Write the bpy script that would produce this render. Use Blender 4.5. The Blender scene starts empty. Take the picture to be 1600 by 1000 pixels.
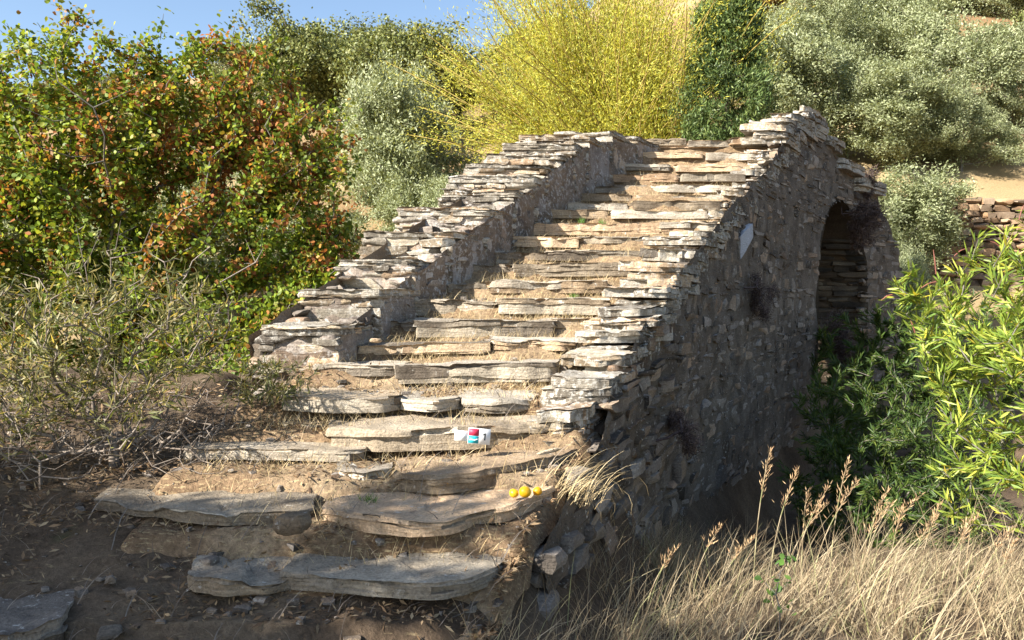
import bpy, math, random
import numpy as np
from mathutils import Vector, Matrix, Euler

R = math.radians
SC = bpy.context.scene
COL = SC.collection
EYE = 1.5                     # camera height; heights "h" below are measured from eye level
FPX = 1300.0

# ------------------------------------------------------------------ camera
cam_d = bpy.data.cameras.new('camera'); cam = bpy.data.objects.new('camera', cam_d); COL.objects.link(cam)
cam.location = (0, 0, EYE); cam.rotation_euler = (R(90 - 1.32), 0, 0)
cam_d.sensor_width = 36; cam_d.lens = 36 * FPX / 1600
cam_d.clip_start = 0.05; cam_d.clip_end = 2000
SC.camera = cam

# ------------------------------------------------------------------ sky and sun
SUN_AZ, SUN_EL = 55.0, 34.0   # degrees: azimuth to the left of straight behind the camera
w = bpy.data.worlds.new('World'); SC.world = w; w.use_nodes = True
nt = w.node_tree; nt.nodes.clear()
sky = nt.nodes.new('ShaderNodeTexSky'); sky.sky_type = 'NISHITA'; sky.sun_disc = False
sky.sun_elevation = R(SUN_EL); sky.sun_rotation = R(180 + SUN_AZ)
sky.air_density = 1.0; sky.dust_density = 0.7; sky.ozone_density = 1.2
bg = nt.nodes.new('ShaderNodeBackground'); bg.inputs['Strength'].default_value = 0.078
out = nt.nodes.new('ShaderNodeOutputWorld')
nt.links.new(sky.outputs[0], bg.inputs[0]); nt.links.new(bg.outputs[0], out.inputs[0])
sd = bpy.data.lights.new('sun', 'SUN'); sd.energy = 5.0; sd.angle = R(0.55); sd.color = (1.0, 0.94, 0.85)
sun = bpy.data.objects.new('sun', sd); COL.objects.link(sun)
to_sun = Vector((-math.sin(R(SUN_AZ)) * math.cos(R(SUN_EL)), -math.cos(R(SUN_AZ)) * math.cos(R(SUN_EL)), math.sin(R(SUN_EL))))
sun.rotation_euler = to_sun.to_track_quat('Z', 'Y').to_euler()
sun.location = (-8, -8, 12)
SC.view_settings.view_transform = 'Standard'; SC.view_settings.look = 'None'
SC.view_settings.exposure = 1.62; SC.view_settings.gamma = 1.0
SC.render.engine = 'CYCLES'
SC.cycles.max_bounces = 6; SC.cycles.transparent_max_bounces = 4
SC.cycles.use_denoising = True

# ------------------------------------------------------------------ helpers
def _hash(ix, iy, iz, seed):
    h = (ix * 374761393 + iy * 668265263 + iz * 2147483647 + seed * 1274126177) & 0xffffffff
    h = ((h ^ (h >> 13)) * 1274126177) & 0xffffffff
    h = (h ^ (h >> 16)) & 0xffffffff
    return h / 4294967295.0

def vnoise(p, seed=0):
    p = np.asarray(p, float)
    i = np.floor(p).astype(np.int64); f = p - i; f = f * f * (3 - 2 * f)
    r = 0
    for dx in (0, 1):
        wx = f[:, 0] if dx else 1 - f[:, 0]
        for dy in (0, 1):
            wy = f[:, 1] if dy else 1 - f[:, 1]
            for dz in (0, 1):
                wz = f[:, 2] if dz else 1 - f[:, 2]
                r = r + wx * wy * wz * _hash(i[:, 0] + dx, i[:, 1] + dy, i[:, 2] + dz, seed)
    return r * 2 - 1

def fbm(p, seed=0, octv=4, gain=0.5):
    p = np.asarray(p, float); a = 1.0; s = 0; t = 0
    for k in range(octv):
        s = s + a * vnoise(p * (2.03 ** k), seed + k * 17); t += a; a *= gain
    return s / t

def p3(x, y, z=0.0):
    x = np.asarray(x, float); y = np.asarray(y, float)
    return np.stack([x.ravel(), y.ravel(), np.broadcast_to(np.asarray(z, float), x.shape).ravel()], 1)

def make_mesh(name, V, F, smooth=None):
    """V (n,3); F list of int arrays (m,k). smooth: None flat, True, or an angle in degrees"""
    me = bpy.data.meshes.new(name)
    V = np.asarray(V, np.float32)
    if isinstance(F, np.ndarray): F = [F]
    loops = np.concatenate([f.ravel() for f in F]).astype(np.int32)
    tot = np.concatenate([np.full(len(f), f.shape[1], np.int32) for f in F])
    st = np.concatenate([[0], np.cumsum(tot)[:-1]]).astype(np.int32)
    me.vertices.add(len(V)); me.vertices.foreach_set('co', V.ravel())
    me.loops.add(len(loops)); me.loops.foreach_set('vertex_index', loops)
    me.polygons.add(len(tot)); me.polygons.foreach_set('loop_start', st); me.polygons.foreach_set('loop_total', tot)
    me.update(calc_edges=True); me.validate()
    if smooth is not None:
        me.polygons.foreach_set('use_smooth', np.ones(len(me.polygons), bool))
        if smooth is not True:
            try: me.set_sharp_from_angle(angle=R(smooth))
            except Exception: pass
    return me

def link(name, me, mat=None, parent=None, **props):
    o = bpy.data.objects.new(name, me); COL.objects.link(o)
    if mat is not None and me is not None and not me.materials: me.materials.append(mat)
    if parent is not None: o.parent = parent
    for k, v in props.items(): o[k] = v
    return o

def tag(o, label=None, category=None, group=None, kind=None):
    if label: o['label'] = label
    if category: o['category'] = category
    if group: o['group'] = group
    if kind: o['kind'] = kind
    return o

def empty(name, loc=(0, 0, 0)):
    o = bpy.data.objects.new(name, None); COL.objects.link(o); o.location = loc
    o.empty_display_size = 0.1
    return o

class MB:
    """collects vertex/face blocks"""
    def __init__(s): s.V = []; s.F = {}; s.n = 0
    def add(s, V, F):
        if isinstance(F, np.ndarray): F = [F]
        for f in F: s.F.setdefault(f.shape[1], []).append(f + s.n)
        s.V.append(V); s.n += len(V)
    def mesh(s, name, smooth=None):
        return make_mesh(name, np.concatenate(s.V), [np.concatenate(v) for v in s.F.values()], smooth)

# ------------------------------------------------------------------ materials
class NT:
    def __init__(s, name):
        s.m = bpy.data.materials.new(name); s.m.use_nodes = True
        s.t = s.m.node_tree; s.t.nodes.clear()
        s.out = s.n('OutputMaterial'); s._pos = None
    def n(s, ty, **kw):
        nd = s.t.nodes.new('ShaderNode' + ty)
        for k, v in kw.items(): setattr(nd, k, v)
        return nd
    def l(s, a, b): s.t.links.new(a, b)
    def pos(s):
        if s._pos is None: s._pos = s.n('NewGeometry')
        return s._pos.outputs['Position']
    def island(s):
        s.pos(); return s._pos.outputs['Random Per Island']
    def noise(s, scale, detail=4, rough=0.55, vec=None, stretch=None, out='Fac'):
        nd = s.n('TexNoise'); nd.inputs['Scale'].default_value = scale
        nd.inputs['Detail'].default_value = detail; nd.inputs['Roughness'].default_value = rough
        v = vec or s.pos()
        if stretch:
            mp = s.n('Mapping'); mp.inputs['Scale'].default_value = stretch; s.l(v, mp.inputs['Vector']); v = mp.outputs[0]
        s.l(v, nd.inputs['Vector']); return nd.outputs[out]
    def ramp(s, fac, stops):
        nd = s.n('ValToRGB'); cr = nd.color_ramp
        while len(cr.elements) < len(stops): cr.elements.new(0.5)
        for e, (p, c) in zip(cr.elements, stops):
            e.position = p; e.color = (*c, 1) if not isinstance(c, (int, float)) else (c, c, c, 1)
        s.l(fac, nd.inputs[0]); return nd.outputs[0]
    def mix(s, fac, a, b, mode='MIX'):
        nd = s.n('Mix', data_type='RGBA', blend_type=mode)
        for i, v in ((0, fac), (6, a), (7, b)):
            if isinstance(v, (int, float)): nd.inputs[i].default_value = v if i == 0 else (v, v, v, 1)
            elif isinstance(v, tuple): nd.inputs[i].default_value = (*v, 1)
            else: s.l(v, nd.inputs[i])
        return nd.outputs[2]
    def math(s, op, a, b=None):
        nd = s.n('Math', operation=op)
        for i, v in ((0, a), (1, b)):
            if v is None: continue
            if isinstance(v, (int, float)): nd.inputs[i].default_value = v
            else: s.l(v, nd.inputs[i])
        return nd.outputs[0]
    def bump(s, h, strength=0.5, dist=0.01, prev=None):
        nd = s.n('Bump'); nd.inputs['Strength'].default_value = strength; nd.inputs['Distance'].default_value = dist
        s.l(h, nd.inputs['Height'])
        if prev is not None: s.l(prev, nd.inputs['Normal'])
        return nd.outputs[0]
    def surf(s, col, rough=0.9, normal=None, spec=0.25):
        b = s.n('BsdfPrincipled')
        if isinstance(col, tuple): b.inputs['Base Color'].default_value = (*col, 1)
        else: s.l(col, b.inputs['Base Color'])
        b.inputs['Roughness'].default_value = rough; b.inputs['Specular IOR Level'].default_value = spec
        if normal is not None: s.l(normal, b.inputs['Normal'])
        s.l(b.outputs[0], s.out.inputs[0]); return s.m

def rock_mat(name, dark, mid, light, lichen=0.56, orange=0.70, strata=0.5, pale=(0.52, 0.49, 0.43), spread=0.45, bstr=0.8):
    t = NT(name)
    oi = t.n('ObjectInfo')
    rnd = t.math('FRACT', t.math('ADD', t.island(), oi.outputs['Random']))
    n1 = t.noise(2.7, 7, 0.62)
    base = t.ramp(t.math('ADD', t.math('MULTIPLY', n1, 0.75), t.math('MULTIPLY', rnd, 0.25)), [(0.30, dark), (0.50, mid), (0.72, light)])
    st = t.noise(1.0, 5, 0.6, stretch=(5, 5, 75))
    base = t.mix(strata, base, t.ramp(st, [(0.3, 0.42), (0.5, 1.0), (0.7, 1.35)]), 'MULTIPLY')
    fine = t.noise(75, 4, 0.7)
    base = t.mix(0.75, base, t.ramp(fine, [(0.28, 0.45), (0.5, 1.0), (0.72, 1.45)]), 'MULTIPLY')
    base = t.mix(1.0, base, t.ramp(rnd, [(0.0, 1 - spread), (0.5, 1.0), (1.0, 1 + spread * 0.6)]), 'MULTIPLY')
    warm = t.ramp(t.math('FRACT', t.math('MULTIPLY', rnd, 7.31)), [(0.0, (1.0, 1.0, 1.04)), (0.55, (1.0, 1.0, 1.0)), (0.82, (1.12, 0.96, 0.78)), (1.0, (1.2, 0.9, 0.68))])
    base = t.mix(0.8, base, warm, 'MULTIPLY')
    ln = t.noise(21, 8, 0.72)
    lf = t.ramp(ln, [(lichen, 0.0), (lichen + 0.06, 1.0)])
    lbig = t.ramp(t.noise(3.1, 3), [(0.36, 0.2), (0.56, 1.0)])
    base = t.mix(t.math('MULTIPLY', lf, lbig), base, pale)
    on = t.ramp(t.noise(8.5, 6, 0.7), [(orange, 0.0), (orange + 0.03, 0.8)])
    base = t.mix(on, base, (0.42, 0.22, 0.045))
    dk = t.ramp(t.noise(33, 6, 0.75), [(0.60, 0.0), (0.68, 0.75)])
    base = t.mix(dk, base, tuple(c * 0.3 for c in dark))
    h = t.math('ADD', t.math('MULTIPLY', st, 0.8), t.math('ADD', t.math('MULTIPLY', fine, 0.55), t.math('MULTIPLY', t.noise(16, 8, 0.72), 1.2)))
    return t.surf(base, 0.92, t.bump(h, bstr, 0.022))

def soil_mat(name, a, b, c, straw):
    t = NT(name)
    n = t.noise(1.6, 6, 0.6); f = t.noise(38, 6, 0.75); g = t.noise(150, 3, 0.7)
    col = t.ramp(n, [(0.32, a), (0.5, b), (0.68, c)])
    col = t.mix(0.9, col, t.ramp(f, [(0.28, 0.4), (0.5, 0.95), (0.72, 1.6)]), 'MULTIPLY')
    sw = t.noise(20, 5, 0.7, stretch=(1, 4.5, 4)); col = t.mix(t.ramp(sw, [(0.56, 0.0), (0.63, 0.8)]), col, straw)
    v = t.n('TexVoronoi'); v.inputs['Scale'].default_value = 46; t.l(t.pos(), v.inputs['Vector'])
    peb = t.ramp(v.outputs['Distance'], [(0.12, 1.0), (0.26, 0.0)])
    sel = t.ramp(t.noise(27, 2), [(0.56, 0.0), (0.6, 1.0)])
    pf = t.math('MULTIPLY', peb, sel)
    col = t.mix(pf, col, t.mix(g, (0.16, 0.13, 0.10), (0.42, 0.37, 0.30)))
    h = t.math('ADD', t.math('ADD', f, t.math('MULTIPLY', g, 0.4)), t.math('MULTIPLY', pf, 0.8))
    return t.surf(col, 0.97, t.bump(h, 0.9, 0.018), 0.1)

def leaf_mat(name, stops, clump=None, clump_scale=1.2, trans=0.4, rough=0.5, tcol=(1.25, 1.15, 0.6), vary=0.35, spec=0.3):
    t = NT(name)
    rnd = t.island()
    col = t.ramp(rnd, stops)
    if clump:
        cn = t.noise(clump_scale, 3, 0.6)
        cf = t.ramp(t.math('ADD', t.math('MULTIPLY', cn, 0.8), t.math('MULTIPLY', t.math('FRACT', t.math('MULTIPLY', rnd, 13.7)), 0.20)), [(0.57, 0.0), (0.64, 1.0)])
        col = t.mix(cf, col, t.ramp(t.math('FRACT', t.math('MULTIPLY', rnd, 5.13)), clump))
    v = t.ramp(t.math('FRACT', t.math('MULTIPLY', rnd, 29.3)), [(0.0, 1 - vary), (1.0, 1 + vary)])
    col = t.mix(1.0, col, v, 'MULTIPLY')
    b = t.n('BsdfPrincipled'); t.l(col, b.inputs['Base Color']); b.inputs['Roughness'].default_value = rough
    b.inputs['Specular IOR Level'].default_value = spec
    tr = t.n('BsdfTranslucent'); t.l(t.mix(1.0, col, tcol, 'MULTIPLY'), tr.inputs[0])
    m = t.n('MixShader'); m.inputs[0].default_value = trans
    t.l(b.outputs[0], m.inputs[1]); t.l(tr.outputs[0], m.inputs[2]); t.l(m.outputs[0], t.out.inputs[0])
    return t.m

def bark_mat(name, a, b, sc=30):
    t = NT(name)
    n = t.noise(sc, 5, 0.65, stretch=(1, 1, 0.35))
    col = t.ramp(t.math('ADD', t.math('MULTIPLY', n, 0.8), t.math('MULTIPLY', t.island(), 0.2)), [(0.35, a), (0.65, b)])
    return t.surf(col, 0.9, t.bump(n, 0.5, 0.01), 0.2)

def plain(name, col, rough=0.6, spec=0.4, nscale=40, amt=0.25):
    t = NT(name)
    n = t.noise(nscale, 5, 0.6)
    c = t.mix(amt, col, t.mix(n, tuple(x * 0.5 for x in col), tuple(min(1, x * 1.4) for x in col)))
    return t.surf(c, rough, t.bump(n, 0.15, 0.003), spec)

M = {}
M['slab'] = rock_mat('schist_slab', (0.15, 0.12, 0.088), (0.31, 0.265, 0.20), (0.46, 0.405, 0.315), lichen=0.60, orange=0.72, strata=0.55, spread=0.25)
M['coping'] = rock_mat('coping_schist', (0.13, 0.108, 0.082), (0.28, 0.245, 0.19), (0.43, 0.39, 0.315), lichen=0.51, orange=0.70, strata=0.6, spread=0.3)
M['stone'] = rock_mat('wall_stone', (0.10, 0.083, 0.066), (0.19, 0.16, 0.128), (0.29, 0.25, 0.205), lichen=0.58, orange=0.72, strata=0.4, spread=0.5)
M['inner'] = rock_mat('parapet_stone', (0.13, 0.105, 0.085), (0.26, 0.22, 0.185), (0.37, 0.325, 0.275), lichen=0.53, orange=0.74, strata=0.25, spread=0.4, pale=(0.46, 0.435, 0.40))
M['mortar'] = rock_mat('old_lime_mortar', (0.10, 0.08, 0.06), (0.19, 0.155, 0.118), (0.30, 0.25, 0.195), lichen=0.60, orange=0.75, strata=0.1, spread=0.0, bstr=1.0)
M['palestone'] = rock_mat('pale_grey_stone', (0.34, 0.35, 0.37), (0.42, 0.43, 0.45), (0.48, 0.49, 0.51), lichen=0.7, orange=0.9, strata=0.05, spread=0.05)
M['arch_shade'] = rock_mat('shade_toned_stone', (0.03, 0.024, 0.016), (0.07, 0.055, 0.038), (0.12, 0.095, 0.062), lichen=0.72, orange=0.85, strata=0.4, spread=0.4)  # arch masonry: the shade of the opening is put into the stone colour
M['withered'] = leaf_mat('withered_leaf', [(0.0, (0.05, 0.036, 0.032)), (1.0, (0.15, 0.11, 0.095))], trans=0.1, rough=0.9)
M['terrace'] = rock_mat('terrace_stone', (0.14, 0.10, 0.065), (0.25, 0.18, 0.12), (0.36, 0.27, 0.18), lichen=0.66, orange=0.8, strata=0.3, spread=0.5)
M['earth'] = soil_mat('stair_earth', (0.15, 0.095, 0.055), (0.235, 0.16, 0.095), (0.33, 0.245, 0.155), (0.46, 0.36, 0.20))
def ground_mat():
    t = NT('ground_soil')
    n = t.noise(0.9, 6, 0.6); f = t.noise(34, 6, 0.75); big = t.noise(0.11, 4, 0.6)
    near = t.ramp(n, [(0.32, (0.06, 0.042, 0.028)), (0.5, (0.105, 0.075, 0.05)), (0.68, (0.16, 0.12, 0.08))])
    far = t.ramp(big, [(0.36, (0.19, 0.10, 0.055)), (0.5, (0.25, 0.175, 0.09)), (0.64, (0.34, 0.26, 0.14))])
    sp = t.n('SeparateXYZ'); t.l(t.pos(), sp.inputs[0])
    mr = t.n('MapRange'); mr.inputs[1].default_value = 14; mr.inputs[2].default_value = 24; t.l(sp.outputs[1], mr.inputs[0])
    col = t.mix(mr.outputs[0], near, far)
    col = t.mix(0.85, col, t.ramp(f, [(0.28, 0.45), (0.5, 0.95), (0.72, 1.5)]), 'MULTIPLY')
    col = t.mix(t.ramp(t.noise(13, 5, 0.7, stretch=(1, 4, 4)), [(0.6, 0.0), (0.68, 0.6)]), col, (0.30, 0.23, 0.13))
    col = t.mix(t.ramp(t.noise(2.2, 5, 0.7), [(0.60, 0.0), (0.7, 0.35)]), col, (0.07, 0.09, 0.03))
    return t.surf(col, 0.97, t.bump(f, 0.9, 0.02), 0.1)
M['ground'] = ground_mat()
M['bark'] = bark_mat('grey_bark', (0.07, 0.06, 0.05), (0.22, 0.20, 0.17))
M['bark_dark'] = bark_mat('dark_bark', (0.045, 0.036, 0.028), (0.12, 0.10, 0.08))
M['twig'] = bark_mat('dry_twig', (0.11, 0.085, 0.066), (0.29, 0.245, 0.20), 60)
M['twig_purple'] = bark_mat('withered_twig', (0.07, 0.05, 0.05), (0.17, 0.125, 0.115), 60)
M['willow_twig'] = bark_mat('willow_twig', (0.28, 0.20, 0.05), (0.42, 0.33, 0.10), 40)
M['leaf_mastic'] = leaf_mat('autumn_green_leaf', [(0.0, (0.09, 0.145, 0.022)), (0.4, (0.155, 0.23, 0.03)), (0.75, (0.25, 0.31, 0.04)), (1.0, (0.36, 0.35, 0.05))],
                            clump=[(0.0, (0.24, 0.085, 0.03)), (0.5, (0.40, 0.17, 0.05)), (1.0, (0.27, 0.25, 0.04))], clump_scale=1.7, trans=0.42)
M['leaf_rust'] = leaf_mat('rust_leaf', [(0.0, (0.22, 0.075, 0.03)), (0.4, (0.38, 0.15, 0.05)), (0.8, (0.42, 0.22, 0.06)), (1.0, (0.26, 0.26, 0.05))], trans=0.42)
M['leaf_bush'] = leaf_mat('pale_narrow_leaf', [(0.0, (0.08, 0.10, 0.03)), (0.45, (0.17, 0.175, 0.06)), (0.8, (0.33, 0.30, 0.17)), (1.0, (0.40, 0.31, 0.08))], trans=0.4)
M['leaf_ole'] = leaf_mat('oleander_leaf', [(0.0, (0.11, 0.19, 0.035)), (0.45, (0.24, 0.32, 0.05)), (0.88, (0.36, 0.41, 0.07)), (1.0, (0.50, 0.40, 0.05))], trans=0.38, rough=0.4, vary=0.3)
M['leaf_under'] = leaf_mat('shaded_oleander_leaf', [(0.0, (0.035, 0.07, 0.018)), (0.6, (0.065, 0.11, 0.024)), (1.0, (0.12, 0.15, 0.03))], trans=0.35, rough=0.45)  # deeper green; the thicket's shade is put into the leaf colour
M['leaf_willow'] = leaf_mat('yellow_willow_leaf', [(0.0, (0.33, 0.36, 0.06)), (0.4, (0.45, 0.445, 0.075)), (0.75, (0.54, 0.48, 0.07)), (1.0, (0.24, 0.31, 0.07))], trans=0.42, rough=0.55, tcol=(1.2, 1.1, 0.5))
M['leaf_olive'] = leaf_mat('olive_leaf', [(0.0, (0.17, 0.20, 0.095)), (0.5, (0.27, 0.30, 0.155)), (1.0, (0.40, 0.43, 0.26))], trans=0.3, rough=0.5, vary=0.3)
M['leaf_oak'] = leaf_mat('holm_oak_leaf', [(0.0, (0.10, 0.12, 0.035)), (0.5, (0.17, 0.195, 0.06)), (1.0, (0.26, 0.265, 0.10))], trans=0.22, vary=0.35)
M['leaf_brown'] = leaf_mat('russet_oak_leaf', [(0.0, (0.15, 0.09, 0.02)), (0.5, (0.22, 0.13, 0.03)), (1.0, (0.20, 0.16, 0.05))], trans=0.25)
M['leaf_scrub'] = leaf_mat('scrub_leaf', [(0.0, (0.10, 0.11, 0.045)), (0.5, (0.17, 0.165, 0.075)), (1.0, (0.26, 0.23, 0.12))], trans=0.22)
M['leaf_cypress'] = leaf_mat('cypress_spray', [(0.0, (0.05, 0.085, 0.025)), (0.5, (0.09, 0.14, 0.04)), (1.0, (0.17, 0.21, 0.06))], trans=0.2)
M['dry_grass'] = leaf_mat('dry_grass', [(0.0, (0.17, 0.12, 0.07)), (0.4, (0.32, 0.25, 0.15)), (0.85, (0.46, 0.38, 0.25)), (1.0, (0.22, 0.24, 0.09))], trans=0.3, rough=0.7, tcol=(1.1, 1.0, 0.8))
M['straw'] = leaf_mat('straw', [(0.0, (0.33, 0.24, 0.12)), (0.5, (0.48, 0.37, 0.20)), (1.0, (0.60, 0.49, 0.30))], trans=0.2, rough=0.8, tcol=(1, 1, .8))
M['litter'] = leaf_mat('fallen_leaf', [(0.0, (0.10, 0.06, 0.035)), (0.5, (0.22, 0.14, 0.075)), (1.0, (0.38, 0.28, 0.16))], trans=0.1, rough=0.9)
M['seed'] = leaf_mat('seed_head', [(0.0, (0.30, 0.18, 0.10)), (1.0, (0.50, 0.36, 0.20))], trans=0.2, rough=0.9)
M['herb'] = leaf_mat('green_herb', [(0.0, (0.07, 0.15, 0.03)), (1.0, (0.14, 0.24, 0.05))], trans=0.35)
M['pink'] = leaf_mat('pink_stem', [(0.0, (0.26, 0.08, 0.06)), (1.0, (0.36, 0.15, 0.11))], trans=0.2)
M['white'] = plain('white_paint', (0.80, 0.79, 0.76), 0.6, 0.3, 60, 0.12)
M['red'] = plain('red_paint', (0.55, 0.03, 0.07), 0.5, 0.4, 60, 0.2)
M['teal'] = plain('teal_paint', (0.02, 0.36, 0.42), 0.5, 0.4, 60, 0.2)
M['black'] = plain('black_paint', (0.012, 0.014, 0.015), 0.5, 0.4, 60, 0.1)

# ------------------------------------------------------------------ profile of the place
SD = np.array([3.24, 3.60, 4.02, 4.47, 4.90, 5.30, 5.70, 6.15, 6.60, 7.05, 7.50, 7.92, 8.36, 8.82, 9.30, 9.75, 10.2, 10.7, 11.2, 11.7, 12.2, 12.7])
SH = np.array([-1.08, -.93, -.82, -.685, -.57, -.43, -.31, -.165, -.01, .146, .317, .45, .63, .80, .99, 1.14, 1.29, 1.48, 1.68, 1.91, 2.16, 2.42])
SDE = SD.copy(); SDE[:5] = [3.16, 3.42, 3.90, 4.40, 4.80]     # front of the earth under each step
def ip(x, tab):
    a = np.array(tab, float); return np.interp(x, a[:, 0], a[:, 1])
RT = [(2.6, -.2), (3.2, .05), (3.6, .19), (4.2, .40), (4.9, .62), (5.7, .90), (6.5, 1.22), (7.3, 1.54), (8.3, 1.97), (9.7, 2.60), (11, 3.25), (12.5, 4.05), (14, 4.95), (16, 6.3), (17.2, 7.25), (18, 8.0), (18.8, 8.8), (20, 10)]
LT = [(5.0, -1.42), (5.7, -1.12), (6.6, -.81), (7.5, -.37), (8.8, .2), (10.7, 1.03), (12.2, 1.88), (13.5, 2.75), (15, 3.8), (18, 6.0), (20, 7.5)]
TOP = [(3.1, -1.22), (3.3, -1.10), (3.6, -1.0), (4.05, -.86), (4.5, -.70), (4.9, -.52), (5.3, -.42), (5.7, -.24), (6.15, -.05), (6.6, .12), (7.05, .27), (7.5, .43), (7.92, .56), (8.36, .70), (8.82, .83),
       (9.3, 1.02), (9.75, 1.17), (10.2, 1.32), (10.7, 1.52), (11.2, 1.72), (11.7, 1.95), (12.2, 2.2), (12.7, 2.62), (13.2, 2.86), (13.8, 3.0), (14.5, 3.14), (15, 3.0), (16, 2.68), (17.6, 2.35), (18.2, 1.75), (18.8, .8)]
Rx = lambda y: ip(y, RT)
Lx = lambda y: ip(y, LT)
Tw = lambda y: ip(y, TOP)

def stair(y):
    """height of the earth fill of the stairway, relative to eye level"""
    y = np.asarray(y, float)
    h = np.full(y.shape, -1.235)
    prev = -1.235
    for k in range(len(SD)):
        rise = SH[k] - prev
        d0 = SDE[k - 1] if k else SDE[0] - 0.4
        cr = .06 if k < 3 else (.16 if k < 5 else .34)
        creep = np.clip((y - d0) / (SDE[k] - d0), 0, 1) * cr
        t = np.clip((y - (SDE[k] + 0.0)) / 0.07, 0, 1); t = t * t * (3 - 2 * t)
        h = h + np.where(y > d0, rise * (creep + t * (1 - cr)), 0)
        prev = SH[k]
    return h - 0.028

def sstep(a, b, x):
    t = np.clip((np.asarray(x, float) - a) / (b - a), 0, 1); return t * t * (3 - 2 * t)

RIDGE = [(-1.2, 15), (-.62, 18), (-.40, 20), (-.25, 21.5), (-.12, 22.5), (-.045, 20.5), (.02, 22), (.1, 27), (.3, 33), (.7, 36), (1.3, 38)]
def ground_h(x, y):
    x = np.asarray(x, float); y = np.asarray(y, float)
    # near ground on the stair side
    base = np.interp(y, [-60, 0, 2.4, 3.1, 3.6], [-1.8, -1.45, -1.30, -1.24, -1.22])
    left = np.interp(y, [2.0, 3.1, 3.6, 4.2, 4.9, 5.6, 6.4, 8, 11, 15, 18], [-1.28, -1.17, -1.02, -.86, -.66, -.50, -.62, -.95, -1.4, -1.7, -1.5])
    right = np.interp(y, [0, 3.0, 3.7, 4.9, 6.0, 7.4, 10, 16, 18.5], [-1.5, -1.38, -1.48, -1.66, -1.9, -2.2, -2.8, -3.0, -2.2])
    rx = Rx(y); lx = Lx(np.maximum(y, 5.0)) - .5
    wl = 1 - sstep(-.15, .5, x - np.where(y < 5.2, rx - 0.2, lx - .2))       # 1 on the left
    wr = sstep(-.35, .35, x - rx)
    mid = np.where(y > 5.2, -1.6, np.minimum(base, stair(y) - .06))
    near = mid * (1 - wl) * (1 - wr) + left * wl * (1 - wr) + right * wr
    near = np.where(y < 3.0, base * (1 - wr) + right * wr, near)
    near = near + 0.20 * sstep(-2.2, -4.5, x) * sstep(2.2, 3.4, y) * (1 - sstep(5.0, 7.0, y))
    # far hillside
    u = x / np.maximum(y, 5)
    rid = ip(u, RIDGE)
    t = (y - 18.5) / (76 - 18.5)
    far = -2.0 + (rid + 2.0) * np.where(t < 1, t, 1 - (t - 1) * .25)
    ter = 2.3 * (sstep(26.05, 26.25, y) - 1) * sstep(6, 9, x) * (1 - sstep(20, 27, x)) * sstep(19, 23.5, y) * (y < 27) + 0
    far = far + np.where(y < 26.3, ter * 1.0, 0)
    k = sstep(17.5, 20.5, y)
    h = near * (1 - k) + np.maximum(far, -2.4) * k
    n = fbm(p3(x * .9, y * .9), 5, 4).reshape(x.shape) * .10 * (0.35 + sstep(6, 25, y) * 4)
    n2 = fbm(p3(x * 7, y * 7), 9, 3).reshape(x.shape) * .034
    return h + n * np.where(y < 6, .5, 1) + n2

def gz(x, y): return float(ground_h(np.array([x]), np.array([y]))[0]) + EYE

def P(px, py, h):
    """photo pixel on the horizontal plane at height h (relative to the eye) -> world x, y"""
    d = h * FPX / (470.0 - py); return ((px - 800) * d / FPX, d)
def PX(px, d): return (px - 800) * d / FPX

# ------------------------------------------------------------------ ground sheet
def axis(lo, a, b, hi, fine, grow):
    xs = list(np.arange(a, b, fine)); s = fine; v = xs[-1]
    while v < hi: s *= grow; v += s; xs.append(v)
    s = fine; v = a; ys = []
    while v > lo: s *= grow; v -= s; ys.append(v)
    return np.array(ys[::-1] + xs)
gx = axis(-260, -3.6, 4.2, 260, .045, 1.075); gy = axis(-90, 2.2, 7.6, 320, .04, 1.045)
GX, GY = np.meshgrid(gx, gy); GZ = ground_h(GX, GY) + EYE
nx, ny = len(gx), len(gy)
idx = np.arange(nx * ny).reshape(ny, nx)
q = np.stack([idx[:-1, :-1], idx[:-1, 1:], idx[1:, 1:], idx[1:, :-1]], -1).reshape(-1, 4)
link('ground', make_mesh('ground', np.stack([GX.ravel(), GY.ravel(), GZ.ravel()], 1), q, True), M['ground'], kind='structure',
     label='brown earth sloping round the bridge and up the dry hillside')

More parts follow.
